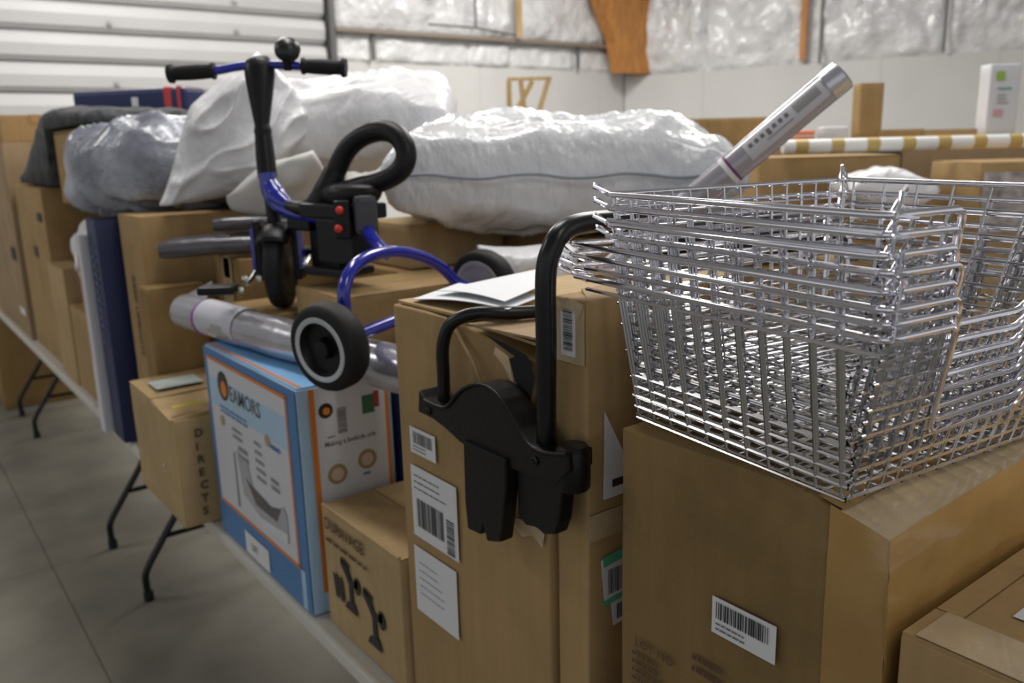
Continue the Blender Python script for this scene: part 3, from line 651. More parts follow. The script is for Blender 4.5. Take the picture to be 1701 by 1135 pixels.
# grey film rolls on the carton
for k, (p, q_, r_) in enumerate((((.655, 2.50, 1.437), (.93, 2.40, 1.440), .026), ((.70, 2.57, 1.436), (1.05, 2.47, 1.440), .029), ((.80, 2.46, 1.500), (1.04, 2.40, 1.495), .020))):
    o = MB().tube(smoothpath([p, (Vector(p)+Vector(q_))/2+Vector((0, 0, .004)), q_], 4), [r_*.8]+[r_]*7+[r_*.9], 14).build('film_roll', mat('smoky_film', (.08, .075, .09), .3, metal=.1, bump=.4, bscale=25, coat=.5), smooth=True)
    tag(o, ('smoky plastic-wrapped roll, the lowest and longest of three beside the lettered carton', 'smoky plastic-wrapped roll lying behind the longest roll', 'thin smoky wrapped roll lying on top of the other two rolls')[k], 'roll')

# silver wrapped tube on the bassinet box
R = thing('wrapped_tube', 'long silver plastic-wrapped tube lying on the blue bassinet box', 'tube', (0, 0, 0))
ax = [Vector((.655, 2.30, 1.292)), Vector((.700, 1.94, 1.289)), Vector((.748, 1.60, 1.288)), Vector((.785, 1.31, 1.287)), Vector((.80, 1.195, 1.287))]
pp = smoothpath(ax, 8); R.location = (0, 0, 0)
mb = MB(); mb.tube(pp, [.0455*(1+.03*math.sin(i*1.3)) for i in range(len(pp))], 24); mb.build('wrap', SILVER, R, smooth=True)
d_ = (ax[1]-ax[0]).normalized()
mb = MB(); mb.lathe(ax[0]+d_*.13, d_, [(-.001, .0475), (.003, .0475)], 24); mb.build('purple_band', mat('purple_ink', (.35, .06, .45), .4), R)
mb = MB(); mb.tube([ax[0]+d_*.14+Vector((0, 0, .002)), ax[0]+d_*.34+Vector((0, 0, .002))], .0468, 20, cap=False); mb.build('paper_label', mat('label_film', (.60, .60, .66), .3), R, smooth=True)
mb = MB(); mb.prism([(-.035, 0), (.035, -.01), (.03, .09), (.0, .14), (-.03, .07)], ax[0]+Vector((0, .0, .01)), (.6, -.5, 0), (.55, .45, .25), .004); mb.build('wrap_end', SILVER, R)
# wrapped tube pointing up to the right
A = Vector((1.385, 1.125, 1.622)); B = Vector((1.512, .945, 1.812)); dd = (B-A).normalized(); A = A-dd*.30
R = thing('wrapped_tube', 'silver-grey wrapped tube with a white label slanting up above the baskets', 'tube', tuple(A))
L_ = (B-A).length; q_ = dd.to_track_quat('Z', 'Y').to_matrix().to_4x4()
GT = mat('grey_print_tube', (.36, .35, .40), .25, metal=.3, coat=.5)
def tl(name, z0, z1, r, m, n=28, cap=False, prof=None):
    mb = MB(); mb.lathe((0, 0, 0), (0, 0, 1), prof or [(z0, r), (z1, r)], n); mb.v = [tuple(q_ @ Vector(v)) for v in mb.v]; return mb.build(name, m, R, smooth=True)
tl('core', 0, 0, 0, GT, prof=[(0, .0), (0, .030), (L_-.008, .030), (L_, .027), (L_+.001, .0)])
tl('end_wrap', 0, 0, 0, SILVER, prof=[(L_-.03, .0303), (L_-.012, .0308), (L_+.004, .030), (L_+.008, .024), (L_+.004, .018), (L_-.002, .010), (L_-.001, .0)])
tl('purple_band', L_-.258, L_-.252, .0306, mat('dark_purple', (.16, .03, .16), .4)); tl('pale_band', L_-.268, L_-.258, .0305, WHITE)
# curved label facing the camera
mb = MB(); cdir = (q_.inverted() @ (Vector((0, 0, 1.7))-A)).normalized(); th0 = math.atan2(cdir.y, cdir.x)-.25
def cyl_patch(name, m, z0, z1, t0, t1, r, par):
    mb = MB(); n = 10
    for i in range(n+1):
        t = th0+t0+(t1-t0)*i/n
        for z_ in (z0, z1): mb.v.append(tuple(q_ @ Vector((r*math.cos(t), r*math.sin(t), z_))))
    for i in range(n): mb.f.append((2*i, 2*i+1, 2*i+3, 2*i+2))
    return mb.build(name, m, par, smooth=True)
lb = cyl_patch('label', mat('tube_label', (.55, .55, .60), .3), L_-.215, L_-.035, -.55, .75, .0306, R)
for k in range(7): cyl_patch('label_text', INKG, L_-.205+.014*k, L_-.197+.014*k, -.25, .05 if k != 3 else .2, .0310, lb)
cyl_patch('label_text', INKL, L_-.10, L_-.045, -.35, .30, .0310, lb); cyl_patch('label_text', MATS['print_grey'], L_-.17, L_-.11, .3, .4, .0310, lb)
# paper sheets on the tall carton
def sheet(name, label, pts, zf, m, th=.0012, cat='paper'):
    n = 12; P = [Vector(p) for p in pts]; mb = MB()
    for s in (0, 1):
        for i in range(n+1):
            for j in range(n+1):
                u, v = i/n, j/n; p = (P[0]*(1-u)+P[1]*u)*(1-v)+(P[3]*(1-u)+P[2]*u)*v
                mb.v.append((p.x, p.y, p.z+zf(u, v)+s*th))
    k = (n+1)**2
    for i in range(n):
        for j in range(n):
            a = i*(n+1)+j; mb.f.append((a, a+1, a+n+2, a+n+1)); mb.f.append((k+a, k+a+n+1, k+a+n+2, k+a+1))
    for i in range(n):
        for (a, b) in ((i, i+1), (n*(n+1)+i, n*(n+1)+i+1), (i*(n+1), (i+1)*(n+1)), (i*(n+1)+n, (i+1)*(n+1)+n)): mb.f.append((a, b, k+b, k+a))
    o = mb.build(name, m, smooth=True); return tag(o, label, cat)
sheet('paper_sheet', 'lower white sheet with its near corner over the tube on the tall carton', [(.673, 1.145, 1.468), (.692, .920, 1.479), (.795, .965, 1.481), (.815, 1.225, 1.468)], lambda u, v: .006*math.sin(u*3)*(1-v)-.001, PAPER)
sheet('paper_sheet', 'upper white sheet lying skewed on the other sheet', [(.705, 1.125, 1.476), (.698, .935, 1.484), (.825, .995, 1.488), (.955, 1.170, 1.480)], lambda u, v: .005*math.sin(u*3.1)+.003, PAPER)

# ============================================================ BLACK FRAME hung on the tall carton
R = thing('folding_stand', 'black plastic and tube folding stand hung over the tall carton', 'stand', (.612, .871, 1.18))
def RL(p): return Vector(p)-Vector((.612, .871, 1.18))
def tb(name, pts, r, sub=6):
    mb = MB(); mb.tube(smoothpath([RL(p) for p in pts], sub), r, 14); return mb.build(name, BLACKM, R, smooth=True)
tb('tube', [(.634, 1.004, 1.335), (.634, 1.002, 1.38), (.633, .998, 1.425), (.640, .984, 1.458), (.662, .953, 1.474), (.70, .93, 1.472), (.76, .91, 1.470), (.85, .89, 1.468)], .0095)
tb('tube', [(.634, .772, 1.30), (.634, .771, 1.37), (.633, .767, 1.46), (.632, .764, 1.55), (.640, .761, 1.582), (.655, .762, 1.598), (.685, .765, 1.606), (.75, .77, 1.606), (.83, .775, 1.600)], .0130)
FB = Face(RL((.612, .871, 1.33)), (0, -1, 0), (0, 0, 1))
top = [(-.167, .024), (-.150, .012), (-.102, .012), (-.080, .024), (-.063, .040), (-.044, .053), (-.018, .064), (.004, .067), (.022, .064), (.040, .056), (.057, .041), (.073, .024), (.095, .010), (.125, .008), (.165, .018)]
arch_pts = top+[(.166, -.004), (.145, -.026), (.123, -.028), (.056, -.034), (-.009, -.030), (-.034, -.030), (-.060, -.030), (-.100, -.018), (-.132, -.012), (-.172, -.011)]
mb = MB(); mb.prism(arch_pts, FB.p(0, 0, -.040), FB.u, FB.v, .040); mb.build('bracket', BLACKP, R, bevel=.003)
mb = MB(); mb.tube(smoothpath([FB.p(a, b, .001) for a, b in top[1:]], 3), .0028, 8); mb.build('rim_ridge', BLACKP, R, smooth=True)
fl1 = [(-.045, -.02), (.050, -.02), (.050, -.06), (.040, -.116), (.034, -.142), (.003, -.152), (-.004, -.131), (-.012, -.148), (-.043, -.150), (-.047, -.11)]
mb = MB(); mb.prism(fl1, FB.p(0, 0, -.016), FB.u, FB.v, .022); mb.build('flap', BLACKP, R, bevel=.003)
fl2 = [(.056, -.021), (.146, -.01), (.147, -.03), (.138, -.080), (.130, -.100), (.112, -.106), (.091, -.104), (.072, -.108), (.056, -.098)]
mb = MB(); mb.prism(fl2, FB.p(0, 0, -.030), FB.u, FB.v, .022); mb.build('flap', BLACKP, R, bevel=.003)
for (a, b) in ((-.140, -.002), (.105, -.008)):
    MB().lathe(FB.p(a, b, -.001), FB.n, [(0, .006), (.003, .006), (.004, .0035), (.002, .0025), (.002, .0)], 16).build('rivet', BLACKM, R, smooth=True)
MB().lathe(FB.p(.150, -.006, -.022), FB.v, [(-.030, .018), (-.026, .021), (.020, .021), (.026, .017)], 24).build('socket', BLACKP, R, smooth=True)
MB().lathe(FB.p(-.046, -.022, -.01), FB.u, [(-.006, .008), (.004, .008)], 14).build('pin', BLACKM, R, smooth=True)

# ============================================================ TRIKE
TR = thing('tricycle', 'blue child tricycle with black seat, perched on the boxes with its wheels to the camera', 'tricycle', (.88, 1.72, 1.30))
O_ = Vector((.88, 1.72, 1.30))
def tl_(p): return Vector(p)-O_
def tube(name, pts, r, m, par=TR, sub=6, n=14, smooth_=True):
    mb = MB(); P_ = [tl_(p) for p in pts]; P_ = smoothpath(P_, sub) if smooth_ and len(P_) > 2 else P_
    if isinstance(r, (list, tuple)):
        k = len(P_); rr_ = [r[min(len(r)-1, int(i/(k-1)*(len(r)-1)))]*(1-((i/(k-1)*(len(r)-1)) % 1))+r[min(len(r)-1, int(i/(k-1)*(len(r)-1))+1)]*((i/(k-1)*(len(r)-1)) % 1) for i in range(k)]
    else: rr_ = r
    mb.tube(P_, rr_, n); return mb.build(name, m, par, smooth=True)
def wheel(c, ax, r, wd, disc_m, inner, face=1):
    c = tl_(c); ax = Vector(ax).normalized(); w2 = wd/2
    t = MB().lathe(c, ax, [(-w2, r*.70), (-w2, r*.86), (-w2*.86, r*.95), (-w2*.5, r), (w2*.5, r), (w2*.86, r*.95), (w2, r*.86), (w2, r*.70), (w2*.8, r*.68), (-w2*.8, r*.68), (-w2, r*.70)], 48).build('wheel', RUBBER, TR, smooth=True)
    MB().lathe(c, ax, [(-w2*1.02, r*.62), (-w2*1.08, r*.66), (-w2*1.08, r*.735), (-w2*1.0, r*.745)], 48, False).build('rim_ring', disc_m, t, smooth=True)
    MB().lathe(c, ax, [(-w2*.95, r*.64), (-w2*.45, r*.55), (-w2*.35, r*.25), (-w2*.9, r*.2), (-w2*.95, 0)] if inner is BLACKP else [(-w2*.98, r*.66), (-w2*.85, r*.60), (-w2*.8, 0)], 40, False).build('hub', inner, t, smooth=True)
    MB().lathe(c, ax, [(w2*.95, r*.66), (w2*.8, r*.5), (w2*.95, r*.2), (w2, 0)], 32, False).build('hub', inner, t, smooth=True)
    return t
RIMW = mat('pale_rim', (.50, .52, .54), .4)
AX = (Vector((1.112, 1.565, 1.389))-Vector((.644, 1.406, 1.348))).normalized()
W1 = Vector((.650, 1.412, 1.349)); W2_ = W1+AX*.49
wheel(W1, AX, .083, .052, RIMW, BLACKP); wheel(W2_, AX, .083, .048, GREYP, GREYP)
tube('axle', [W1+AX*.02, W2_-AX*.02], .012, BLUE, smooth_=False)
tube('rear_arch', [W1+AX*.045+Vector((0, 0, .0)), (.700, 1.443, 1.40), (.703, 1.446, 1.445), (.730, 1.462, 1.478), (.775, 1.487, 1.494), (.830, 1.513, 1.497), (.887, 1.537, 1.490), (.952, 1.559, 1.470), (1.007, 1.576, 1.440), (1.048, 1.58, 1.402), W2_-AX*.04], .0125, BLUE)
tube('main_frame', [(.810, 2.045, 1.650), (.810, 2.037, 1.605), (.818, 2.000, 1.572), (.838, 1.925, 1.553), (.874, 1.806, 1.545), (.886, 1.700, 1.532), (.868, 1.63, 1.512), (.838, 1.52, 1.494)], [.020, .020, .019, .017, .016, .0155, .0145, .0135], BLUE)
tube('head_gusset', [(.812, 2.036, 1.625), (.817, 2.012, 1.594), (.826, 1.97, 1.574)], [.018, .026, .014], BLUE)
# steering column
tube('head_tube', [(.820, 2.068, 1.640), (.824, 2.080, 1.69), (.828, 2.091, 1.738)], [.024, .0235, .021], BLACKP)
tube('stem_joint', [(.828, 2.091, 1.734), (.829, 2.094, 1.752), (.830, 2.097, 1.770)], [.019, .022, .017], BLACKP)
mb = MB(); c0 = tl_((.829, 2.096, 1.765)); c1 = tl_((.848, 2.127, 1.905)); H = Vector((.8, -.6, 0)); Kd = Vector((.6, .8, 0))
rings = []
for t, wa, wb in ((0, .018, .018), (.25, .024, .022), (.55, .031, .026), (.85, .037, .030), (1.0, .038, .031), (1.12, .034, .027), (1.2, .02, .016)):
    c = c0.lerp(c1, t); rings.append([c+H*(wa*math.cos(a))+Kd*(wb*math.sin(a)) for a in [2*PI*i/20 for i in range(20)]])
for rg in rings: mb.v += [tuple(v) for v in rg]
for i in range(len(rings)-1):
    for j in range(20): mb.f.append((i*20+j, i*20+(j+1) % 20, (i+1)*20+(j+1) % 20, (i+1)*20+j))
mb.f.append(tuple(range(20))); mb.f.append(tuple((len(rings)-1)*20+j for j in range(20)))
mb.build('stem_cover', BLACKP, TR, smooth=True)
tube('handlebar', [(.674, 2.250, 1.897), (.755, 2.190, 1.900), (.80, 2.160, 1.908), (.846, 2.124, 1.912), (.89, 2.089, 1.910), (.934, 2.056, 1.906), (1.010, 1.997, 1.900)], .0105, BLUE)
def grip(a, b):
    a = tl_(a); b = tl_(b); d = (b-a).normalized(); L = (b-a).length
    prof_ = [(-.004, .0), (-.004, .022), (.006, .024), (.010, .0185)]
    k = 9
    for i in range(k): z_ = .012+(L-.022)*i/(k-1); prof_ += [(z_, .0172+.0016*math.sin(PI*i/(k-1)))]
    prof_ += [(L-.006, .0205), (L, .0205), (L+.001, .011)]
    MB().lathe(a, d, prof_, 20).build('grip', RUBBER, TR, smooth=True)
grip((.668, 2.255, 1.896), (.757, 2.189, 1.900)); grip((1.014, 1.994, 1.899), (.930, 2.058, 1.906))
bl = MB().lathe(tl_((.897, 2.062, 1.925)), (-.45, -.75, .45), [(-.024, .0), (-.022, .018), (-.012, .028), (0, .032), (.010, .030), (.018, .022), (.024, .008), (.025, 0)], 28).build('bell', mat('bell_black', (.010, .010, .011), .35), TR, smooth=True); bl.location = (0, 0, .018)
tube('bell_clamp', [(.899, 2.075, 1.896), (.897, 2.068, 1.925)], .010, BLACKP, smooth_=False)
# fork, fender, front wheel
FA = Vector((.8, -.6, .0)).normalized(); FW = Vector((.812, 2.012, 1.420))
wf = wheel(FW, FA, .100, .044, BLACKP, BLACKP)
tube('steerer', [(.820, 2.068, 1.645), (.815, 2.04, 1.56), (.813, 2.03, 1.525)], .017, BLACKP)
for s in (-1, 1):
    a = FA*(s*.047)
    mb = MB(); 
    M = Matrix((FA, Vector((.6, .8, 0)), Vector((0, 0, 1)))).transposed().to_4x4(); M.translation = tl_(FW)+a
    mb.box((-.009, -.026, -.028), (.009, .026, .118), M); fk = mb.build('fork_blade', BLACKP, TR, bevel=.004)
    mb = MB(); mb.box((.010*s-.003, -.020, .0), (.010*s+.003, .010, .10), M); mb.build('blue_strip', BLUE, fk)
    M2 = M.copy(); mb = MB(); mb.box((-.004+.010*s, -.030, .0), (.004+.010*s, -.022, .10), M); mb.build('blue_edge', BLUE, fk)
    MB().lathe(tl_(FW)+a+FA*(s*.010), FA*s, [(0, .012), (.008, .012), (.012, .007), (.013, 0)], 14).build('axle_nut', STEEL, TR, smooth=True)
# fender over the wheel
mb = MB(); n = 12
for i in range(n+1):
    t = .75+1.65*i/n
    for k in range(7):
        s = -1+2*k/6; rad = .112-.014*abs(s)**3; wv = .040*s
        mb.v.append(tuple(tl_(FW)+FA*wv+Vector((.6, .8, 0))*(-rad*math.cos(t))+Vector((0, 0, 1))*(rad*math.sin(t))))
for i in range(n):
    for k in range(6): a = i*7+k; mb.f.append((a, a+1, a+8, a+7))
o = mb.build('fender', BLACKP, TR, smooth=True); md = o.modifiers.new('solid', 'SOLIDIFY'); md.thickness = .004
# pedals and cranks
tube('crank', [FW-FA*.058, FW-FA*.064-Vector((.6, .8, 0))*.045+Vector((0, 0, -.02)), FW-FA*.068-Vector((.6, .8, 0))*.07+Vector((0, 0, -.028))], .006, STEEL)
tube('crank', [FW+FA*.058, FW+FA*.064+Vector((.6, .8, 0))*.045+Vector((0, 0, .02)), FW+FA*.075+Vector((.6, .8, 0))*.07+Vector((0, 0, .03))], .006, STEEL)
def pedal(c):
    M = Matrix((FA, Vector((.6, .8, 0)), Vector((0, 0, 1)))).transposed().to_4x4(); M.translation = tl_(c)
    MB().box((-.042, -.030, -.010), (.042, .030, .010), M).build('pedal', BLACKP, TR, bevel=.006)
pedal((.648, 2.00, 1.386)); pedal((.925, 2.02, 1.45))
for p in ((.690, 1.965, 1.384), (.707, 1.978, 1.408), (.745, 1.985, 1.404), (.842, 1.92, 1.424), (.865, 1.84, 1.424), (.885, 1.83, 1.445)):
    MB().lathe(tl_(p), (-.6, -.78, .1), [(0, .0075), (.004, .0075), (.006, .005), (.006, 0)], 12).build('bolt', STEEL, TR, smooth=True)
# folding mechanism under the seat
def blk(name, c, d, m, rz=.28, bev=.006, par=TR):
    M = Matrix.Rotation(rz, 4, 'Z'); M.translation = tl_(c); return MB().box((-d[0]/2, -d[1]/2, -d[2]/2), (d[0]/2, d[1]/2, d[2]/2), M).build(name, m, par, bevel=bev)
blk('mechanism', (.895, 1.880, 1.475), (.062, .10, .12), BLACKP); blk('mechanism', (.882, 1.775, 1.500), (.085, .12, .10), BLACKP)
blk('mechanism', (.880, 1.83, 1.425), (.10, .14, .02), BLACKP); blk('under_seat', (.885, 1.80, 1.565), (.09, .20, .035), BLACKP)
blk('strut', (.85, 1.93, 1.54), (.05, .08, .05), BLACKP)
for c in ((.836, 1.712, 1.572), (.828, 1.707, 1.533)):
    MB().lathe(tl_(c), (-.6, -.78, .1), [(-.006, .008), (.006, .009), (.010, .006), (.011, 0)], 16).build('red_button', RED, TR, smooth=True)
blk('button_plate', (.846, 1.722, 1.55), (.035, .02, .085), BLACKP, rz=-.6)
blk('clip', (.886, 1.690, 1.560), (.050, .045, .085), mat('dark_grey_plastic', (.045, .045, .05), .4), rz=-.4, bev=.012)
# seat shell and the loop backrest
ring = [(.876, 1.850, 1.600), (.896, 1.838, 1.655), (.916, 1.815, 1.702), (.938, 1.778, 1.730), (.960, 1.725, 1.740), (.974, 1.680, 1.726), (.977, 1.655, 1.690), (.966, 1.664, 1.655), (.942, 1.70, 1.632), (.915, 1.76, 1.618), (.892, 1.81, 1.606)]
mb = MB(); pr_ = smoothpath([tl_(p) for p in ring], 5, closed=True); mb.tube(pr_,   .0235, 16, closed=True); mb.build('backrest_loop', BLACKP, TR, smooth=True)
tube('seat_pillar', [(.822, 1.965, 1.574), (.840, 1.91, 1.566), (.860, 1.872, 1.578), (.876, 1.852, 1.610), (.893, 1.838, 1.655)], [.012, .020, .030, .031, .025], BLACKP)
bm = bmesh.new(); bmesh.ops.create_uvsphere(bm, u_segments=28, v_segments=16, radius=1)
for v in bm.verts:
    x, y, z_ = v.co; wx = .062*(1-.45*max(0, y)); v.co = Vector((x*wx*.85, y*.10, z_*.036+.018*y*y*(1 if y < 0 else .2)+(.012*x*x)))
bmesh.ops.rotate(bm, verts=bm.verts, matrix=Matrix.Rotation(.28, 3, 'Z')); bmesh.ops.translate(bm, verts=bm.verts, vec=tl_((.897, 1.792, 1.592)))
me = bpy.data.meshes.new('seat'); bm.to_mesh(me); bm.free(); me.materials.append(BLACKP); me.polygons.foreach_set('use_smooth', [True]*len(me.polygons)); link('seat', me, TR)

# ============================================================ WIRE BASKETS
BX, BY, BH = .175, .143, .155          # half base length x, half base width y, height
TX = .198
def make_basket_meshes(TF, TN, WF, rw_=.0018):
    """TF / TN: far and near reach of the rim, WF: far reach of the wire walls"""
    def lerp(a, b, t): return a+(b-a)*t
    def wall_pt(side, s, t):
        hx = lerp(BX, TX, t); y1 = lerp(BY, WF, t); y0 = -lerp(BY, TN, t); zz = BH*t
        if side == 'near': return Vector((-hx, lerp(y0, y1, s), zz))
        if side == 'far': return Vector((hx, lerp(y0, y1, s), zz))
        if side == 'end': return Vector((lerp(-hx, hx, s), y1, zz))
        return Vector((lerp(-hx, hx, s), y0, zz))
    def wires(name, segs, r, m, n=5):
        mb = MB()
        for s in segs: mb.tube(s, r, n, cap=False)
        return mb.mesh(name, m, smooth=True)
    out = []
    ne = []
    for i in range(11):
        s = .015+.97*i/10; tp = wall_pt('near', s, 1); tp.y = lerp(-.147, WF, s); ne.append([wall_pt('near', s, 0), tp])
    for t in (.075, .16): ne.append([wall_pt('near', 0, t), wall_pt('near', 1, t)])
    fa = []
    for i in range(8): s = .03+.94*i/7; fa.append([wall_pt('far', s, 0), wall_pt('far', s, 1)])
    for t in (.12, .28, .46, .64, .82): fa.append([wall_pt('far', 0, t), wall_pt('far', 1, t)])
    en = []
    for i in range(15): s = .02+.96*i/14; en.append([wall_pt('end', s, 0), wall_pt('end', s, 1)])
    for t in (.14, .30, .5, .7, .86): en.append([wall_pt('end', 0, t), wall_pt('end', 1, t)])
    l_, lb, rb, r_, CT = .245, .275, .66, .88, .30
    fr = []
    for i in range(17):
        s = .02+.96*i/16
        if s < l_: top = 1
        elif s < lb: top = CT+.02
        elif s <= rb: top = CT
        elif s < r_: top = CT+(1-CT)*(s-rb)/(r_-rb)
        else: top = 1
        fr.append([wall_pt('front', s, 0), wall_pt('front', s, top)])
    for t in (.10, .20): fr.append([wall_pt('front', 0, t), wall_pt('front', 1, t)])
    for t in (.42, .58, .74, .88):
        fr.append([wall_pt('front', 0, t), wall_pt('front', l_+(1-t)/(1-CT)*(lb-l_), t)])
        fr.append([wall_pt('front', rb+(t-CT)/(1-CT)*(r_-rb), t), wall_pt('front', 1, t)])
    ba = []
    for i in range(12): y = -BY+2*BY*i/11; ba.append([(-BX, y, 0), (BX, y, 0)])
    for i in range(14): x = -BX+2*BX*i/13; ba.append([(x, -BY, -.0022), (x, BY, -.0022)])
    ba.append([(-BX, -BY, .002), (BX, -BY, .002), (BX, BY, .002), (-BX, BY, .002), (-BX, -BY, .002)])
    out += [('near_side', wires('near_side', ne, rw_, CHROMED)), ('far_side', wires('far_side', fa, .0015, CHROMED)), ('end_side', wires('end_side', en, .0013, CHROMED)), ('front_side', wires('front_side', fr, .0015, CHROMED)), ('base', wires('base', ba, .0015, CHROMED))]
    ext = TF-WF
    path = [wall_pt('front', l_, 1), wall_pt('near', 0, 1), wall_pt('near', 1, 1)+Vector((0, ext, 0)), wall_pt('far', 1, 1)+Vector((0, ext*.3, 0)), wall_pt('far', 0, 1), wall_pt('front', r_, 1), wall_pt('front', rb, CT), wall_pt('front', lb, CT)]
    rp = []
    for i, p in enumerate(path):       # rounded corners
        a = path[i-1]; b = path[(i+1) % len(path)]; d1 = (a-p).normalized()*.010; d2 = (b-p).normalized()*.010
        rp += [p+d1, p+(d1+d2)*.30, p+d2]
    rim = MB(); rim.tube(rp, .0034, 8, closed=True); out.append(('rim', rim.mesh('rim', CHROME, smooth=True)))
    rod = MB(); rod.tube([wall_pt('near', .0, .92)+Vector((-.0035, 0, 0)), wall_pt('near', 1, .92)+Vector((-.0035, ext*.6, 0))], .0024, 6); out.append(('side_rod', rod.mesh('side_rod', CHROME, smooth=True)))
    for (cp, sx, sy, up) in ((path[1], -1, -1, .019), (path[2], -1, 1, .010), (path[4], 1, -1, .018), (path[3], 1, 1, .016)):
        hk = MB(); c = Vector(cp); lean = Vector((.019 if sx < 0 else .006, -.002*sy, up)) if sy < 0 else Vector((-.006*(-sx), .012, up)); e = Vector((.0055, .003, 0))
        hk.tube([c-Vector((sx, 0, 0))*.034+Vector((0, 0, -.003)), c-e-Vector((sx, 0, 0))*.010, c-e+lean*.9, c+lean*1.08, c+e+lean*.9, c+e, c-Vector((0, sy, 0))*.034+Vector((0, 0, -.003))], .0023, 6)
        out.append(('corner_hook', hk.mesh('corner_hook', CHROME, smooth=True)))
    return out
LOW = make_basket_meshes(.243, .184, .158); HIGH = make_basket_meshes(.166, .186, .158, .0012)
ordn = ('bottom basket of the nested chrome stack, resting on the crushed carton', 'second basket up from the bottom of the nested chrome stack', 'third basket up from the bottom of the nested chrome stack', 'fourth basket up in the nested chrome stack, middle rim', 'fourth basket down from the top of the nested chrome stack', 'third basket down from the top of the nested chrome stack', 'basket just beneath the topmost in the nested chrome stack', 'topmost chrome wire basket, open side cut away, nothing in it')
for k in range(8):
    j = 1 if k else 0
    yaw = -.105+random.uniform(-.014, .014)*j
    R = thing('wire_basket', ordn[k], 'basket', (.842+random.uniform(-.003, .003)*j-.001*k, .503+random.uniform(-.003, .003)*j, 1.389+(0, .0125, .025, .0375, .052, .067, .083, .099)[k]), yaw, 'nested chrome wire baskets')
    R.rotation_euler = (math.radians(.6+random.uniform(-.3, .3)*j), math.radians(random.uniform(-.3, .3)*j), yaw)
    for nm, me in (LOW if k < 4 else HIGH): link(nm, me, R)

# ============================================================ BEHIND THE BASKETS
carton('wide brown carton lying on the table right behind the baskets', 1.42, 2.10, .52, 1.08, .741, 1.16, C1, seam='x', tape=None, seed=40)
carton('brown carton behind the baskets, under the slanting tube', 1.43, 1.96, 1.10, 1.62, .741, 1.42, C3, seam='y', seed=41)
carton('pale carton lid showing through the basket wires on the far table side', 1.44, 2.05, -.1, .50, .741, 1.26, C2, seam='y', seed=42)
carton('brown carton holding up the big glossy pillow', 1.52, 2.15, 1.66, 2.45, .0, 1.455, C1, seam='y', seed=43)
BF = mat('black_fabric', (.018, .018, .02), .8, bump=.4, bscale=60)
o, *_ = cushion('black_bag', 'black fabric bag slumped between the big pillow and the baskets', 'bag', (1.66, 1.30, 1.485), (.8, -.6, 0), (.6, .8, 0), (.24, .15, .065), BF, seed=12, wr=.02, wf=7, n=30)
cushion('silver_mailer', 'crumpled silver bag lying behind the baskets', 'bag', (1.78, .80, 1.23), (.9, -.4, 0), (.4, .9, 0), (.22, .17, .06), SILVER, seed=13, wr=.025, wf=9, n=30)
# back row
BR = -.655
def bcart(label, c, d, z0, m, seed, rz=BR, **k):
    return carton(label, c[0]-d[0]/2, c[0]+d[0]/2, c[1]-d[1]/2, c[1]+d[1]/2, z0, z0+d[2], m, rz=rz, seed=seed, **k)
R, F, G, T = bcart('brown carton with small oval print, in the back row under the slanting tube', (2.86, 1.88), (.50, .34, .895), .741, C1, 50, seam='x', tape=None)
disc('printed_oval', G, .08, .36, .028, INKB, R, HF, 16, .5)
bcart('long brown carton lying high in the back row behind the big pillow', (3.27, 2.88), (.90, .34, .17), 1.632, C1, 51, seam='x', tape=None)
bcart('wide brown carton in the back row beneath the long lying carton', (3.16, 2.92), (.62, .46, .89), .741, C3, 52, seam='x')
R, F, G, T = bcart('brown carton with film-wrapped print directly under the striped pole', (3.26, 1.33), (.44, .34, .865), .741, C1, 53, seam='x', tape=None)
FP = mat('film_print', (.42, .36, .33), .2, var=.5, scale=18, coat=.6, col2=(.2, .16, .15)); patch('film_patch', G, -.21, .06, .20, .40, FP, R, HF); patch('white_sticker', G, -.10, -.02, .02, .12, WHITE, R, HF)
textlines(G, -.05, .15, .30, .35, 2, R, INKG, HF+.001, th=.5)
bcart('dark brown carton at the right end of the back row', (3.68, .98), (.40, .40, .80), .741, C3, 54, seam='x')
R = thing('black_case', 'black hard case behind the white plastic sack in the back row', 'case', (3.30, 1.92, .741), BR); MB().box((-.13, -.10, 0), (.10, .10, .90)).build('body', BLACKP, R, bevel=.015); MB().tube([(-.05, 0, .9), (-.05, 0, .915), (.05, 0, .915), (.05, 0, .9)], .006, 8).build('handle', BLACKM, R)
cushion('plastic_sack', 'white plastic sack slumped in front of the black case under the striped pole', 'sack', (2.76, 1.545, 1.525), (.79, -.6, 0), (.6, .8, 0), (.15, .10, .06), POLY, seed=14, wr=.02, wf=9, n=30)
bcart('low carton under the white plastic sack in the back row', (2.77, 1.53), (.26, .26, .72), .741, C3, 55, seam='x')
R = thing('striped_pole', 'long white pole banded with gold tape, lying across the back row', 'pole', (2.97, 1.56, 1.672), -.655+.02)
L_ = 1.15; GT_ = mat('gold_tape', (.50, .36, .12), .35)
MB().tube([(-.46, 0, 0), (L_-.05, 0, 0)], .0235, 20).build('pole', mat('pole_white', (.80, .80, .78), .35), R, smooth=True)
for k in range(12):
    x = -.42+.125*k; MB().lathe((x, 0, 0), (1, 0, 0), [(0, .0242), (.045, .0242)], 20).build('tape_band', GT_, R, smooth=True)
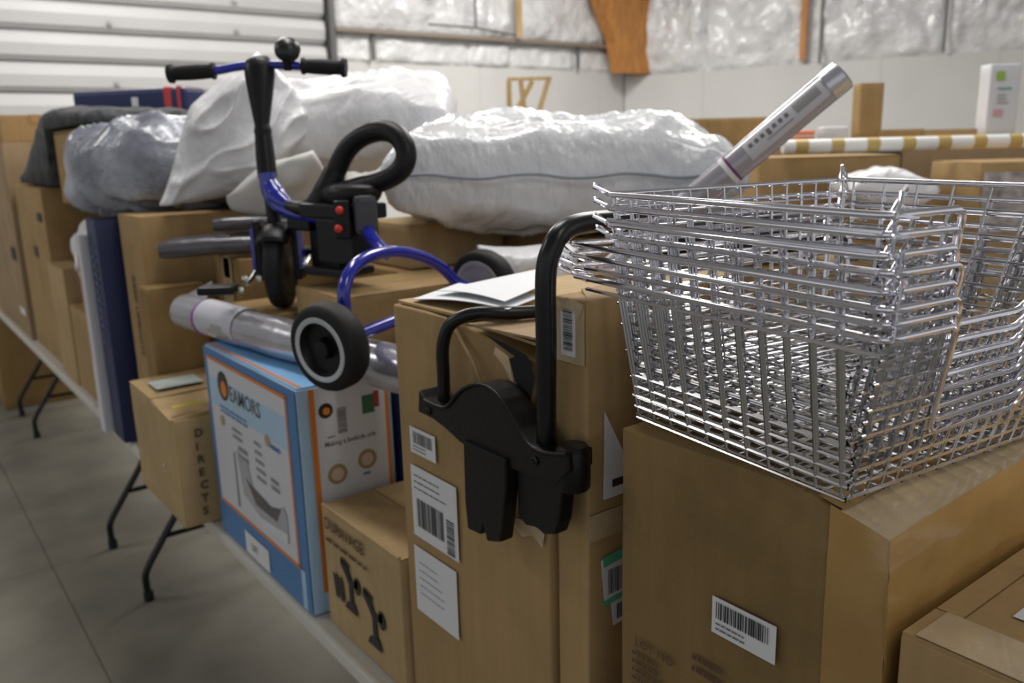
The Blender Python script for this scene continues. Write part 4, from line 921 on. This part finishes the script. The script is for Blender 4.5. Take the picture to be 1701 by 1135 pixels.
# things on a high carton behind the pole
R, F, G, T = bcart('long high carton at the back carrying the small standing boxes', (3.98, 1.98), (1.75, .36, .945), .741, C4, 56, seam='x', tape=None)
def on_high(a, b=0): 
    v = Matrix.Rotation(BR, 3, 'Z') @ Vector((a, b, 0)); return (3.98+v.x, 1.98+v.y)
p = on_high(-.33); bcart('slim upright brown carton standing behind the striped pole', p, (.105, .09, .245), 1.688, C1, 57, seam='x', tape=None)
p = on_high(-.19); bcart('flat brown carton piece beside the slim upright carton', p, (.20, .12, .04), 1.688, C1, 58, seam='x', tape=None)
p = on_high(.03); bcart('thin pale carton lid lying left of the white box with green leaf mark', p, (.24, .12, .035), 1.688, C2, 59, seam='x', tape=None)
R = thing('orange_package', 'small orange package beside the slanting tube, behind the pole', 'package', (*on_high(-.62), 1.688), BR); MB().box((-.05, -.03, 0), (.05, .03, .045)).build('body', mat('orange_pack', (.66, .19, .08), .5), R, bevel=.01); MB().box((-.05, -.031, .018), (.05, .031, .024)).build('stripe', WHITE, R)
R = thing('white_package', 'small white package between the orange package and upright carton', 'package', (*on_high(-.48), 1.688), BR); MB().box((-.06, -.04, 0), (.06, .04, .06)).build('body', GLOSSW, R, bevel=.012); MB().box((-.061, -.041, .02), (.0, .041, .026)).build('stripe', PBLUE, R)
R, F, G, T = bcart('tall white box with green leaf mark standing behind the striped pole', on_high(.26), (.135, .09, .31), 1.688, GLOSSW, 60, seam='x', tape=None, flaps=False)
patch('green_mark', G, -.04, -.005, .085, .125, mat('leaf_green', (.30, .50, .06), .5), R, HF); patch('teal_mark', G, -.03, .03, .045, .055, mat('teal', (.2, .4, .35), .5), R, HF); patch('pink_mark', G, -.04, .0, -.07, -.04, mat('pink', (.6, .35, .4), .5), R, HF)
textlines(G, -.03, .03, -.02, .03, 3, R, INKL, HF, th=.4)
MB().box((.05, -.03, .19), (.072, .03, .28)).build('side_notch', mat('olive', (.25, .24, .12), .6), R)
# W-shaped trestle
R = thing('wooden_trestle', 'W-shaped wooden trestle rising behind the big pillow', 'trestle', (3.26, 4.09, 1.20), -.655)
def board(a, b, y, w_=.028):
    a = Vector((a[0], y, a[1])); b = Vector((b[0], y, b[1])); d = (b-a).normalized(); s = Vector((d.z, 0, -d.x))*w_/2; t = Vector((0, .012, 0)); mb = MB()
    P_ = [a-s, a+s, b+s, b-s]; mb.prism([(0, 0)]*0 or [(p_.x, p_.z) for p_ in P_], (0, y, 0), (1, 0, 0), (0, 0, 1), .022); return mb.build('board', LUMBER, R)
board((-.105, .0), (-.105, .87), -.02, .030); board((-.09, .65), (.035, .87), .01, .030); board((-.035, .87), (.055, .0), -.045, .030); board((.060, .66), (.135, .89), .01, .030)
board((-.115, .885), (.15, .885), .035, .018); board((-.14, .012), (.14, .012), -.02, .02)
carton('plain carton on the floor under the wooden trestle', 3.02, 3.52, 3.85, 4.35, .0, 1.198, C3, rz=-.655, seam='x', seed=61)
